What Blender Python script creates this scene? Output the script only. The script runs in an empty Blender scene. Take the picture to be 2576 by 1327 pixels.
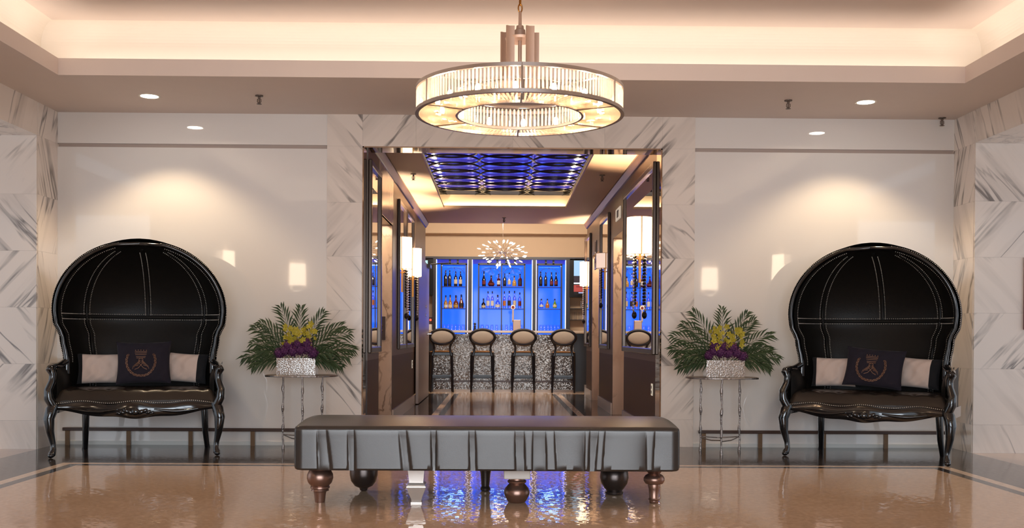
import bpy, math, random
from mathutils import Vector, Matrix, Euler
random.seed(7)
PI = math.pi
S = bpy.context.scene
COL = S.collection

# ------------------------------------------------------------------ camera
F, PPX, PPY = 2580.0, 1288.0, 866.0
CAM = Vector((0, -9.74, 1.05))
PITCH, YAW, ROLL = math.radians(-0.5), math.radians(0.78), math.radians(0.33)
M3 = (Matrix.Rotation(-YAW, 3, 'Z') @ Matrix.Rotation(PI/2 + PITCH, 3, 'X') @ Matrix.Rotation(ROLL, 3, 'Z'))
cd = bpy.data.cameras.new('camera'); co = bpy.data.objects.new('camera', cd); COL.objects.link(co)
co.matrix_world = Matrix.Translation(CAM) @ M3.to_4x4()
cd.sensor_fit = 'HORIZONTAL'; cd.sensor_width = 36; cd.lens = F*36/2576
cd.shift_y = (PPY-663.5)/2576; cd.shift_x = -(PPX-1288)/2576
cd.clip_start = .05; cd.clip_end = 200
S.camera = co

def ray(px, py): return M3 @ Vector(((px-PPX)/F, -(py-PPY)/F, -1))
def PY(px, py, Y):
    d = ray(px, py); return CAM + d*((Y-CAM.y)/d.y)
def PZ(px, py, z):
    d = ray(px, py); return CAM + d*((z-CAM.z)/d.z)
def PX(px, py, X):
    d = ray(px, py); return CAM + d*((X-CAM.x)/d.x)

# ------------------------------------------------------------------ materials
def srgb(r, g, b):
    f = lambda c: (c/255/12.92) if c/255 <= .04045 else ((c/255+.055)/1.055)**2.4
    return (f(r), f(g), f(b), 1)
def newmat(name):
    m = bpy.data.materials.new(name); m.use_nodes = True
    nt = m.node_tree; b = nt.nodes['Principled BSDF']
    return m, nt, b
def N(nt, t, **kw):
    n = nt.nodes.new(t)
    for k, v in kw.items():
        if k in n.inputs: n.inputs[k].default_value = v
        else: setattr(n, k, v)
    return n
def mat(name, col, rough=.5, metal=0, spec=None, emit=None, es=0, coat=0, bump=0, bscale=40, var=0, vscale=6, trans=0, ior=None, sheen=0):
    m, nt, b = newmat(name)
    b.inputs['Base Color'].default_value = col
    b.inputs['Roughness'].default_value = rough
    b.inputs['Metallic'].default_value = metal
    if spec is not None: b.inputs['Specular IOR Level'].default_value = spec
    if ior: b.inputs['IOR'].default_value = ior
    if coat: b.inputs['Coat Weight'].default_value = coat; b.inputs['Coat Roughness'].default_value = .03
    if trans: b.inputs['Transmission Weight'].default_value = trans
    if sheen: b.inputs['Sheen Weight'].default_value = sheen
    if emit: b.inputs['Emission Color'].default_value = emit; b.inputs['Emission Strength'].default_value = es
    tc = N(nt, 'ShaderNodeTexCoord')
    if bump:
        n = N(nt, 'ShaderNodeTexNoise', Scale=bscale, Detail=3.0)
        nt.links.new(tc.outputs['Object'], n.inputs['Vector'])
        bp = N(nt, 'ShaderNodeBump', Strength=bump, Distance=.01)
        nt.links.new(n.outputs['Fac'], bp.inputs['Height']); nt.links.new(bp.outputs['Normal'], b.inputs['Normal'])
    if var:
        n = N(nt, 'ShaderNodeTexNoise', Scale=vscale, Detail=4.0)
        nt.links.new(tc.outputs['Object'], n.inputs['Vector'])
        mx = N(nt, 'ShaderNodeMix', data_type='RGBA')
        mx.inputs[6].default_value = tuple(c*(1-var) for c in col[:3])+(1,)
        mx.inputs[7].default_value = tuple(min(1, c*(1+var)) for c in col[:3])+(1,)
        nt.links.new(n.outputs['Fac'], mx.inputs[0]); nt.links.new(mx.outputs[2], b.inputs['Base Color'])
    return m
def glow(name, col, strength):
    m, nt, b = newmat(name)
    b.inputs['Base Color'].default_value = (.8, .8, .8, 1)
    b.inputs['Emission Color'].default_value = col; b.inputs['Emission Strength'].default_value = strength
    return m
def marble(name, ang, seed, base=(228, 216, 206), vein=(120, 112, 108), scale=1.0, amount=1.0, axis='XZ'):
    m, nt, b = newmat(name)
    b.inputs['Roughness'].default_value = .12
    tc = N(nt, 'ShaderNodeTexCoord')
    mp = N(nt, 'ShaderNodeMapping'); mp.inputs['Location'].default_value = (seed*3.1, seed*1.7, seed*2.3)
    mp.inputs['Rotation'].default_value = (0, ang, 0) if axis == 'XZ' else (ang, 0, 0)
    nt.links.new(tc.outputs['Object'], mp.inputs['Vector'])
    st = N(nt, 'ShaderNodeMapping'); st.inputs['Scale'].default_value = (1.0, 1.0, .10)
    nt.links.new(mp.outputs['Vector'], st.inputs['Vector'])
    n1 = N(nt, 'ShaderNodeTexNoise', Scale=4.2*scale, Detail=4.0, Roughness=.5, Distortion=.35)
    nt.links.new(st.outputs['Vector'], n1.inputs['Vector'])
    r1 = N(nt, 'ShaderNodeValToRGB'); e = r1.color_ramp.elements
    e[0].position = .472; e[0].color = (0, 0, 0, 1); e[1].position = .5; e[1].color = (1, 1, 1, 1)
    e2 = r1.color_ramp.elements.new(.535); e2.color = (0, 0, 0, 1)
    nt.links.new(n1.outputs['Fac'], r1.inputs['Fac'])
    n2 = N(nt, 'ShaderNodeTexNoise', Scale=1.6*scale, Detail=3.0)
    nt.links.new(mp.outputs['Vector'], n2.inputs['Vector'])
    r2 = N(nt, 'ShaderNodeValToRGB'); r2.color_ramp.elements[0].position = .42; r2.color_ramp.elements[1].position = .62
    nt.links.new(n2.outputs['Fac'], r2.inputs['Fac'])
    mu = N(nt, 'ShaderNodeMath', operation='MULTIPLY'); nt.links.new(r1.outputs['Color'], mu.inputs[0]); nt.links.new(r2.outputs['Color'], mu.inputs[1])
    n3 = N(nt, 'ShaderNodeTexNoise', Scale=7.0*scale, Detail=5.0)
    nt.links.new(st.outputs['Vector'], n3.inputs['Vector'])
    r3 = N(nt, 'ShaderNodeValToRGB'); r3.color_ramp.elements[0].position = .5; r3.color_ramp.elements[1].position = .8
    nt.links.new(n3.outputs['Fac'], r3.inputs['Fac'])
    m3 = N(nt, 'ShaderNodeMath', operation='MULTIPLY'); m3.inputs[1].default_value = .34; nt.links.new(r3.outputs['Color'], m3.inputs[0])
    ad = N(nt, 'ShaderNodeMath', operation='MAXIMUM'); nt.links.new(mu.outputs[0], ad.inputs[0]); nt.links.new(m3.outputs[0], ad.inputs[1])
    sc = N(nt, 'ShaderNodeMath', operation='MULTIPLY'); sc.inputs[1].default_value = amount; nt.links.new(ad.outputs[0], sc.inputs[0])
    mx = N(nt, 'ShaderNodeMix', data_type='RGBA'); mx.inputs[6].default_value = srgb(*base); mx.inputs[7].default_value = srgb(*vein)
    nt.links.new(sc.outputs[0], mx.inputs[0]); nt.links.new(mx.outputs[2], b.inputs['Base Color'])
    return m
def tiles(name, c1, c2, size, tilt, rough=.1, metal=0.0, grout=.0, coat=0, spec=.5):
    """small mosaic tiles, each laid at a slightly different tilt"""
    m, nt, b = newmat(name)
    b.inputs['Roughness'].default_value = rough; b.inputs['Metallic'].default_value = metal
    b.inputs['Specular IOR Level'].default_value = spec
    tc = N(nt, 'ShaderNodeTexCoord')
    sc = N(nt, 'ShaderNodeVectorMath', operation='SCALE'); sc.inputs['Scale'].default_value = 1/size
    nt.links.new(tc.outputs['Object'], sc.inputs[0])
    fl = N(nt, 'ShaderNodeVectorMath', operation='FLOOR'); nt.links.new(sc.outputs[0], fl.inputs[0])
    wn = N(nt, 'ShaderNodeTexWhiteNoise', noise_dimensions='3D'); nt.links.new(fl.outputs[0], wn.inputs['Vector'])
    mx = N(nt, 'ShaderNodeMix', data_type='RGBA'); mx.inputs[6].default_value = c1; mx.inputs[7].default_value = c2
    nt.links.new(wn.outputs['Value'], mx.inputs[0]); nt.links.new(mx.outputs[2], b.inputs['Base Color'])
    if tilt:
        ge = N(nt, 'ShaderNodeNewGeometry')
        sb = N(nt, 'ShaderNodeVectorMath', operation='SUBTRACT'); sb.inputs[1].default_value = (.5, .5, .5)
        nt.links.new(wn.outputs['Color'], sb.inputs[0])
        s2 = N(nt, 'ShaderNodeVectorMath', operation='SCALE'); s2.inputs['Scale'].default_value = tilt
        nt.links.new(sb.outputs[0], s2.inputs[0])
        ad = N(nt, 'ShaderNodeVectorMath', operation='ADD'); nt.links.new(ge.outputs['Normal'], ad.inputs[0]); nt.links.new(s2.outputs[0], ad.inputs[1])
        no = N(nt, 'ShaderNodeVectorMath', operation='NORMALIZE'); nt.links.new(ad.outputs[0], no.inputs[0])
        nt.links.new(no.outputs[0], b.inputs['Normal'])
    return m
def clear(name, tint=(1, 1, 1, 1), t=.7, gl=.22, rough=.05, df=None):
    """thin cut glass: mostly see-through, some sharp gloss, a little milky body"""
    m = bpy.data.materials.new(name); m.use_nodes = True; nt = m.node_tree; nt.nodes.clear()
    out = N(nt, 'ShaderNodeOutputMaterial')
    tr = N(nt, 'ShaderNodeBsdfTransparent'); tr.inputs[0].default_value = tint
    g = N(nt, 'ShaderNodeBsdfGlossy'); g.inputs['Roughness'].default_value = rough
    d = N(nt, 'ShaderNodeBsdfTranslucent'); d.inputs[0].default_value = df or (.9, .9, .9, 1)
    m1 = N(nt, 'ShaderNodeMixShader'); m1.inputs[0].default_value = gl/(1-t)
    nt.links.new(d.outputs[0], m1.inputs[1]); nt.links.new(g.outputs[0], m1.inputs[2])
    m2 = N(nt, 'ShaderNodeMixShader'); m2.inputs[0].default_value = t
    nt.links.new(m1.outputs[0], m2.inputs[1]); nt.links.new(tr.outputs[0], m2.inputs[2])
    nt.links.new(m2.outputs[0], out.inputs['Surface'])
    return m

M = {}
M['panel'] = mat('white_back_painted_glass', srgb(228, 222, 217), .03, spec=.9)
M['gap'] = mat('shadow_gap', srgb(176, 158, 148), .6)
M['paint'] = mat('ceiling_paint', srgb(222, 206, 196), .7, var=.02)
M['cove'] = mat('cove_paint', srgb(232, 222, 210), .75)
M['cream'] = mat('bar_cream_paint', srgb(206, 180, 150), .7, var=.03)
M['corr_ceil'] = mat('corridor_ceiling_paint', srgb(196, 170, 148), .6, var=.03)
M['taupe'] = mat('taupe_panelling', srgb(92, 71, 56), .35, var=.06)
M['choc'] = mat('chocolate_wainscot', srgb(62, 42, 33), .45, bump=.15, bscale=120)
M['frame'] = mat('dark_bronze_frame', srgb(70, 58, 50), .25, .6)
M['bronze'] = mat('polished_bronze_lining', (.42, .33, .26, 1), .04, 1)
M['mirror'] = mat('mirror_glass', (.86, .82, .78, 1), .01, 1)
M['black'] = mat('black_lacquer', (.006, .006, .007, 1), .1, coat=.6)
M['leather'] = mat('black_leather', (.008, .007, .006, 1), 0.45, spec=.2, bump=.12, bscale=90)
M['seatleather'] = mat('dark_brown_leather', (.022, .016, .012, 1), .3, bump=.1, bscale=70)
M['stud'] = mat('nickel_nailheads', (.75, .68, .6, 1), .3, .9)
M['whitecloth'] = mat('ivory_velvet', srgb(216, 196, 184), .8, bump=.3, bscale=22, sheen=.3)
M['blackcloth'] = mat('black_velvet', (.006, .006, .008, 1), .9, sheen=.05)
M['purplecloth'] = mat('aubergine_velvet', (.008, .005, .013, 1), .9, sheen=.05)
M['gold'] = mat('gold_thread', srgb(128, 92, 70), .55, .2)
M['silver'] = mat('hammered_silver', (.55, .52, .49, 1), .2, 1, bump=.15, bscale=60)
M['twig'] = mat('cast_nickel_twig', (.27, .23, .21, 1), .28, 1, bump=.6, bscale=60)
M['leaf'] = mat('palm_green', srgb(48, 66, 34), .5, var=.35, vscale=9)
M['yellow'] = mat('orchid_yellow', srgb(172, 156, 42), .6, var=.15, vscale=30)
M['purple'] = mat('stock_purple', srgb(82, 30, 78), .7, var=.35, vscale=25)
M['bench'] = mat('pewter_satin', srgb(80, 77, 75), .3, .75, bump=.03, bscale=200)
M['benchtop'] = M['bench']
M['legbronze'] = mat('rose_bronze_leg', srgb(150, 118, 104), .32, .85)
M['legdark'] = mat('gunmetal_leg', srgb(92, 82, 78), .3, .85)
M['legsilver'] = mat('silver_leaf_leg', srgb(210, 198, 188), .3, .5)
M['legwhite'] = mat('ivory_block', srgb(226, 216, 206), .5)
M['nickel'] = mat('satin_nickel', srgb(168, 158, 152), .28, .9)
M['antique'] = mat('antique_silver_plate', srgb(172, 146, 130), .4, .6)
M['chain'] = mat('brass_chain', srgb(150, 100, 45), .35, .9)
M['crystal'] = clear('cut_crystal', (1, .98, .95, 1), .62, .2, .05, (1, .95, .88, 1))
M['crystal_bar'] = clear('cut_crystal_gold_reflection', (1, .94, .84, 1), .52, .26, .06, (1, .87, .70, 1))  # same crystal as the rods; golden reflection of the brass painted in as tint
M['glass'] = clear('clear_glass', (.97, .98, 1, 1), .82, .13, .03)
M['bulb'] = glow('warm_bulb', (1, .72, .50, 1), 250)
M['pearl'] = glow('small_leaf_bulb', (1, .76, .58, 1), 8)
M['shade'] = glow('lit_linen_shade', (1, .80, .52, 1), 2.6)
M['dimshade'] = glow('dim_linen_shade', (1, .70, .52, 1), .55)
M['sconceshade'] = glow('lit_parchment_shade', (1, .78, .55, 1), 6.0)
M['downlight'] = glow('downlight_lens', (1, .9, .72, 1), 7)
M['led'] = glow('pink_white_strip', (1, .82, .85, 1), .85)
M['blue'] = mat('backlit_blue_glass', (.004, .02, .2, 1), .06, spec=.22, emit=(.014, .115, 1, 1), es=1.0)
M['blueheader'] = mat('violet_blue_header_glass', (.01, .02, .15, 1), .1, emit=(.045, .05, .6, 1), es=.55)
M['bluemirror'] = None
M['ironbead'] = mat('dark_iron_beads', (.03, .026, .024, 1), .25, .6)
M['chrome'] = mat('chrome', (.7, .7, .7, 1), .12, 1)
M['darkbar'] = mat('espresso_wood', (.012, .010, .010, 1), .35)
M['barframe'] = mat('dark_niche_frame', (.02, .015, .02, 1), .3)
M['counter'] = mat('pale_stone_counter', srgb(188, 170, 150), .2)
M['stoolwood'] = mat('stool_black_wood', (.008, .008, .012, 1), .28)
M['stoolfabric'] = mat('oatmeal_linen', srgb(176, 164, 150), .85, bump=.1, bscale=150)
M['stoolseat'] = mat('tan_leather_seat', srgb(176, 128, 78), .3)
M['wood'] = mat('brown_rail_wood', srgb(66, 42, 30), .35, var=.2, vscale=12)
M['brass'] = mat('aged_brass_post', srgb(112, 86, 62), .4, .5)
M['screen_frame'] = mat('tv_bezel', (.004, .004, .004, 1), .2)
M['door'] = mat('grey_door_paint', srgb(136, 126, 122), .35)
M['whitebase'] = mat('white_skirting', srgb(214, 212, 206), .35)
M['sprinkler'] = mat('sprinkler_brass', srgb(92, 76, 66), .4, .5)
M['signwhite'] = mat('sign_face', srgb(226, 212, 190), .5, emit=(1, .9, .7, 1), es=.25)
M['ink'] = mat('sign_ink', srgb(60, 50, 45), .6)
M['red'] = mat('dark_red_lacquer', srgb(92, 18, 18), .3)
M['mA'] = marble('calacatta_rising', math.radians(42), 1)
M['mB'] = marble('calacatta_falling', math.radians(-42), 2)
M['mC'] = marble('calacatta_soft', math.radians(25), 5, amount=.8)
M['mSA'] = marble('calacatta_side_rising', math.radians(24), 3, axis='YZ')
M['mSB'] = marble('calacatta_side_falling', math.radians(-22), 4, axis='YZ', vein=(104, 94, 86))
M['mD'] = marble('calacatta_corridor', math.radians(30), 6, base=(206, 182, 160), vein=(120, 98, 84), axis='YZ')
M['base_marble'] = mat('pale_skirting_marble', srgb(204, 190, 176), .15)
M['ftan'] = tiles('floor_tan_mosaic', srgb(220, 188, 158), srgb(206, 174, 144), .022, .020, .045, spec=.7)
M['fdark'] = tiles('floor_charcoal_mosaic', srgb(66, 58, 54), srgb(56, 49, 46), .022, .012, .1, spec=.6)
M['flight'] = tiles('floor_cream_strip', srgb(226, 200, 176), srgb(214, 188, 164), .022, .012, .1)
M['fsill'] = mat('floor_pale_marble', srgb(206, 184, 168), .14, var=.04)
M['glitter'] = tiles('glitter_mosaic', srgb(128, 118, 110), srgb(98, 90, 84), .017, .20, .2, .5)

# ------------------------------------------------------------------ mesh builder
class MB:
    def __init__(s): s.v = []; s.f = []; s.m = []
    def add(s, vs, fs, mi=0):
        b = len(s.v); s.v += [tuple(x) for x in vs]
        s.f += [tuple(i+b for i in f) for f in fs]; s.m += [mi]*len(fs); return s
    def box(s, x0, x1, y0, y1, z0, z1, mi=0):
        v = [(x, y, z) for z in (z0, z1) for y in (y0, y1) for x in (x0, x1)]
        return s.add(v, [(0, 2, 3, 1), (4, 5, 7, 6), (0, 1, 5, 4), (2, 6, 7, 3), (0, 4, 6, 2), (1, 3, 7, 5)], mi)
    def lathe(s, prof, c=(0, 0, 0), n=20, mat3=None, mi=0, a0=0, a1=2*PI, sq=None, cap=True):
        full = abs(a1-a0-2*PI) < 1e-6; k = n if full else n+1
        vs = []
        for r, z in prof:
            for i in range(k):
                a = a0+(a1-a0)*i/n
                if sq:
                    ca, sa = math.cos(a+PI/4), math.sin(a+PI/4)
                    q = 1/max(abs(ca), abs(sa)); x, y = r*ca*q, r*sa*q
                else: x, y = r*math.cos(a), r*math.sin(a)
                p = Vector((x, y, z))
                if mat3: p = mat3 @ p
                vs.append(p+Vector(c))
        fs = []
        for j in range(len(prof)-1):
            for i in range(n):
                i2 = (i+1) % k
                fs.append((j*k+i, j*k+i2, (j+1)*k+i2, (j+1)*k+i))
        if full and cap and tuple(prof[0]) != tuple(prof[-1]):
            if prof[0][0] > 1e-5: fs.append(tuple(range(k-1, -1, -1)))
            if prof[-1][0] > 1e-5: fs.append(tuple((len(prof)-1)*k+i for i in range(k)))
        return s.add(vs, fs, mi)
    def tube(s, pts, r, n=8, mi=0, closed=False):
        pts = [Vector(p) for p in pts]; m = len(pts)
        rs = r if isinstance(r, (list, tuple)) else [r]*m
        up = None; vs = []
        for i, p in enumerate(pts):
            if closed: t = pts[(i+1) % m]-pts[i-1]
            else: t = pts[min(i+1, m-1)]-pts[max(i-1, 0)]
            if t.length < 1e-9: t = Vector((0, 0, 1))
            t.normalize()
            if up is None:
                up = Vector((0, 0, 1)) if abs(t.z) < .9 else Vector((0, 1, 0))
            u = (up - t*up.dot(t))
            if u.length < 1e-6: u = Vector((1, 0, 0)) - t*t.x
            u.normalize(); w = t.cross(u); up = u
            for k in range(n):
                a = 2*PI*k/n; vs.append(p+(u*math.cos(a)+w*math.sin(a))*rs[i])
        fs = []
        for j in range(m if closed else m-1):
            j2 = (j+1) % m
            for k in range(n):
                k2 = (k+1) % n; fs.append((j*n+k, j*n+k2, j2*n+k2, j2*n+k))
        if not closed:
            fs.append(tuple(range(n-1, -1, -1))); fs.append(tuple((m-1)*n+k for k in range(n)))
        return s.add(vs, fs, mi)
    def ball(s, c, r, sx=1, sy=1, sz=1, nu=10, nv=6, mi=0, mat3=None):
        vs = [Vector((0, 0, -r*sz))]; fs = []
        for j in range(1, nv):
            b = -PI/2+PI*j/nv
            for i in range(nu):
                a = 2*PI*i/nu
                vs.append(Vector((r*sx*math.cos(b)*math.cos(a), r*sy*math.cos(b)*math.sin(a), r*sz*math.sin(b))))
        vs.append(Vector((0, 0, r*sz)))
        for i in range(nu):
            i2 = (i+1) % nu
            fs.append((0, 1+i2, 1+i)); fs.append((len(vs)-1, 1+(nv-2)*nu+i, 1+(nv-2)*nu+i2))
            for j in range(nv-2): fs.append((1+j*nu+i, 1+j*nu+i2, 1+(j+1)*nu+i2, 1+(j+1)*nu+i))
        if mat3: vs = [mat3 @ v for v in vs]
        return s.add([v+Vector(c) for v in vs], fs, mi)
    def grid(s, fn, nu, nv, mi=0, mfn=None, cu=False):
        vs = [fn(i/nu, j/nv) for j in range(nv+1) for i in range(nu+1)]
        b = len(s.v); s.v += [tuple(p) for p in vs]
        for j in range(nv):
            for i in range(nu):
                a = j*(nu+1)+i
                s.f.append((b+a, b+a+1, b+a+nu+2, b+a+nu+1)); s.m.append(mfn((i+.5)/nu, (j+.5)/nv) if mfn else mi)
        return s
    def prism(s, poly, d0, d1, plane='XZ', mi=0):
        n = len(poly)
        def pt(a, b, d): return (a, d, b) if plane == 'XZ' else ((d, a, b) if plane == 'YZ' else (a, b, d))
        vs = [pt(a, b, d0) for a, b in poly]+[pt(a, b, d1) for a, b in poly]
        fs = [tuple(range(n-1, -1, -1)), tuple(range(n, 2*n))]+[(i, (i+1) % n, n+(i+1) % n, n+i) for i in range(n)]
        return s.add(vs, fs, mi)
    def move(s, fn):
        s.v = [tuple(fn(Vector(p))) for p in s.v]; return s
    def build(s, name, mats, parent=None, smooth=40, bevel=0, bseg=2, weld=False):
        me = bpy.data.meshes.new(name); me.from_pydata(s.v, [], s.f)
        if not isinstance(mats, (list, tuple)): mats = [mats]
        for m in mats: me.materials.append(m)
        me.polygons.foreach_set('material_index', s.m)
        import bmesh
        bm = bmesh.new(); bm.from_mesh(me)
        if weld: bmesh.ops.remove_doubles(bm, verts=bm.verts, dist=1e-5)
        bmesh.ops.recalc_face_normals(bm, faces=bm.faces)
        bm.to_mesh(me); bm.free()
        if smooth:
            me.shade_smooth(); me.set_sharp_from_angle(angle=math.radians(smooth))
        o = bpy.data.objects.new(name, me); COL.objects.link(o)
        if parent: o.parent = parent
        if bevel:
            b = o.modifiers.new('bevel', 'BEVEL'); b.width = bevel; b.segments = bseg; b.limit_method = 'ANGLE'
        return o
def tag(o, label, cat, group=None, kind=None):
    o['label'] = label; o['category'] = cat
    if group: o['group'] = group
    if kind: o['kind'] = kind
    return o
def thing(name, label, cat, loc=(0, 0, 0), rotz=0, group=None):
    o = bpy.data.objects.new(name, None); COL.objects.link(o)
    o.location = loc; o.rotation_euler = (0, 0, rotz); o.empty_display_size = .1
    return tag(o, label, cat, group)
def struct(o, label, cat): return tag(o, label, cat, None, 'structure')
def dup(root, loc, rotz=None, label=None, scale=None):
    kids = {}
    for o in COL.objects:
        if o.parent: kids.setdefault(o.parent.name, []).append(o)
    def cp(o, par):
        c = o.copy(); COL.objects.link(c); c.parent = par
        for k in kids.get(o.name, []): cp(k, c)
        return c
    r = cp(root, None); r.location = loc
    if rotz is not None: r.rotation_euler = (0, 0, rotz)
    if label: r['label'] = label
    if scale: r.scale = scale
    return r
def area(name, loc, size, size_y, power, col, rot=(0, 0, 0), spread=None):
    l = bpy.data.lights.new(name, 'AREA'); l.shape = 'RECTANGLE'; l.size = size; l.size_y = size_y
    l.energy = power; l.color = col
    if spread: l.spread = spread
    o = bpy.data.objects.new(name, l); COL.objects.link(o); o.location = loc; o.rotation_euler = rot; return o
def point(name, loc, power, col, r=.03):
    l = bpy.data.lights.new(name, 'POINT'); l.energy = power; l.color = col; l.shadow_soft_size = r
    o = bpy.data.objects.new(name, l); COL.objects.link(o); o.location = loc; return o
def spot(name, loc, power, col, ang, blend, rot=(0, 0, 0), r=.03):
    l = bpy.data.lights.new(name, 'SPOT'); l.energy = power; l.color = col; l.spot_size = ang; l.spot_blend = blend; l.shadow_soft_size = r
    o = bpy.data.objects.new(name, l); COL.objects.link(o); o.location = loc; o.rotation_euler = rot; return o

# ------------------------------------------------------------------ dimensions
XL, XR = -4.16, 4.34            # lobby side walls
HC = 3.13                        # soffit height
OL, OR, OT = -1.29, 1.55, 2.83   # opening
WT = .25                         # thickness of the back wall
CL, CR = -1.27, 1.54             # corridor walls
CH = 3.0                         # corridor ceiling
CE = 8.1                         # corridor end
YB = 12.26                       # bar rear wall
ML, MR = PY(822, 700, 0).x, PY(1746, 700, 0).x   # marble surround

# ------------------------------------------------------------------ floor
def build_floor():
    xi0, xi1, yi = -3.52, 3.68, -1.38
    xs = sorted([-9, XL, xi0, xi0+.085, xi0+.17, CL, CL+.40, CL+.49, CL+.57, 0.13, CR-.57, CR-.49, CR-.40, CR, xi1-.17, xi1-.085, xi1, XR, 9])
    ys = sorted([-14, yi-.17, yi-.085, yi, 0.0, .25, .45, .53, .61, 7.9, 7.98, 8.06, CE+.6, 9.06, 9.2, YB+.3])
    def which(x, y):
        if y < 0:
            if x < XL or x > XR: return 3
            if x < xi0 or x > xi1 or y > yi: return 1
            if x < xi0+.085 or x > xi1-.085 or y > yi-.085: return 2
            if x < xi0+.17 or x > xi1-.17 or y > yi-.17: return 1
            return 0
        if y < .25: return 1
        if 9.06 < y < 9.2: return 2
        d = min(x-CL, CR-x)
        if y < CE+.6:
            d = min(d, (y-.25)*2 if y < 1 else 9)
            if d < .40: return 1
            if d < .49: return 2
            if d < .57: return 1
            return 0
        return 0
    b = MB()
    for i in range(len(xs)-1):
        for j in range(len(ys)-1):
            x0, x1, y0, y1 = xs[i], xs[i+1], ys[j], ys[j+1]
            if x1-x0 < 1e-6: continue
            b.add([(x0, y0, 0), (x1, y0, 0), (x1, y1, 0), (x0, y1, 0)], [(0, 1, 2, 3)], which((x0+x1)/2, (y0+y1)/2))
    o = b.build('floor', [M['ftan'], M['fdark'], M['flight'], M['fsill']], smooth=0)
    struct(o, 'polished tan mosaic floor with charcoal border and cream inlay strip', 'floor')
build_floor()

# ------------------------------------------------------------------ lobby walls
zg0, zg1 = 2.805, 2.84
def white_wall(x0, x1, label, name):
    b = MB()
    b.box(x0, x1, 0, WT, 0, zg0); b.box(x0, x1, 0, WT, zg1, HC+.02); b.box(x0, x1, .025, WT, zg0, zg1, 1)
    struct(b.build(name, [M['panel'], M['gap']], smooth=0), label, 'wall')
white_wall(XL-.4, ML, 'glossy white wall panel behind the left canopy settee', 'wall_left_panel')
white_wall(MR, XR+.4, 'glossy white wall panel behind the right canopy settee', 'wall_right_panel')
# marble surround of the opening, slab by slab
b = MB(); Y0 = -.012
def slab(bb, x0, x1, z0, z1, y0, y1, mi): bb.box(x0+.0004, x1-.0004, y0, y1, z0+.0004, z1-.0004, mi)
zs = [0, .26, .77, 1.28, 1.79, 2.30, OT]
for k in range(6):
    slab(b, ML, OL, zs[k], zs[k+1], Y0, WT, (k+1) % 2 if k else 2)
    slab(b, OR, MR, zs[k], zs[k+1], Y0, WT, k % 2 if k else 2)
hx = [ML, OL+.0, PY(1047, 320, 0).x, .13, 1.0, OR, MR]
for k in range(6): slab(b, hx[k], hx[k+1], OT, HC+.02, Y0, WT, [0, 1, 1, 0, 1, 1][k])
struct(b.build('wall_back_marble', [M['mA'], M['mB'], M['mC']], smooth=0), 'grey veined white marble surround of the bar passage', 'wall')
b = MB(); t = .012
b.box(OL, OL+t, Y0-.004, WT+.004, 0, OT); b.box(OR-t, OR, Y0-.004, WT+.004, 0, OT); b.box(OL, OR, Y0-.004, WT+.004, OT-t, OT)
struct(b.build('trim_1', M['bronze'], smooth=0), 'polished bronze lining of the bar passage opening', 'trim')
b = MB(); b.box(XL, ML, -.012, 0, 0, .035); b.box(MR, XR, -.012, 0, 0, .035)
struct(b.build('baseboard_back', M['whitebase'], smooth=0), 'low white skirting under the white wall panels', 'baseboard')
# side walls: pier, portal, pier
rows = [0, .26, .77, 1.28, 1.79, 2.30, OT, HC+.02]
YP = -.41
for sgn, X, nm in ((-1, XL, 'left'), (1, XR, 'right')):
    b = MB()
    for k in range(7):           # return beside the settee
        a0, a1 = (X-.5, X) if sgn < 0 else (X, X+.5)
        b.box(a0, a1, YP+.001, WT, rows[k]+.0004, rows[k+1]-.0004, 3+(k % 2))
        # wall facing the lobby beyond the portal
    for j in range(4):
        for k in range(7):
            o0 = X+sgn*(.005+j*.86); o1 = X+sgn*(.005+(j+1)*.86)
            x0, x1 = min(o0, o1), max(o0, o1)
            b.box(x0+.0004, x1-.0004, YP-.02, YP+.0, rows[k]+.0004, rows[k+1]-.0004, (j+k+(sgn > 0)) % 2 if k else 2)
    # lintel and far pier
    a0, a1 = (X-.35, X) if sgn < 0 else (X, X+.35)
    b.box(a0, a1, -3.6, YP-.021, OT, HC+.02, 3)
    b.box(a0, a1, -8.2, -3.6, 0, HC+.02, 4)
    struct(b.build('wall_'+nm, [M['mA'], M['mB'], M['mC'], M['mSA'], M['mSB']], smooth=0), 'veined marble wall and portal on the %s side of the lobby' % nm, 'wall')
# entrance wall behind the photographer (its lamps are mirrored in the white panels)
b = MB(); b.box(XL-.35, -2.3, -8.5, -8.2, 0, HC+.02); b.box(2.5, XR+.35, -8.5, -8.2, 0, HC+.02); b.box(-2.3, 2.5, -8.5, -8.2, 2.9, HC+.02)
struct(b.build('wall_entrance', M['mC'], smooth=0), 'pale marble entrance wall facing the bar passage', 'wall')

# ------------------------------------------------------------------ lobby ceiling with cove
KX0, KX1, KY0, KY1 = -3.56, 3.80, -7.3, -1.40
b = MB()
for (x0, x1, y0, y1) in ((-9, KX0, -8.5, WT), (KX1, 9, -8.5, WT), (KX0, KX1, KY1, WT), (KX0, KX1, -8.5, KY0)):
    b.add([(x0, y0, HC), (x1, y0, HC), (x1, y1, HC), (x0, y1, HC)], [(0, 1, 2, 3)], 0)
prof = [(0, HC, 0), (0, HC+.135, 0), (.04, HC+.135, 0), (.04, HC+.05, 1), (.25, HC+.05, 1), (.25, 3.44, 1)] + [(.09+.16*math.cos(PI/2*i/10), 3.44+.16*math.sin(PI/2*i/10), 1) for i in range(1, 11)]
loops = []
for o, z, mi in prof: loops.append([(KX0-o, KY0-o, z), (KX1+o, KY0-o, z), (KX1+o, KY1+o, z), (KX0-o, KY1+o, z)])
for k in range(len(loops)-1):
    for i in range(4):
        j = (i+1) % 4
        b.add([loops[k][i], loops[k][j], loops[k+1][j], loops[k+1][i]], [(0, 1, 2, 3)], prof[k+1][2])
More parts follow.
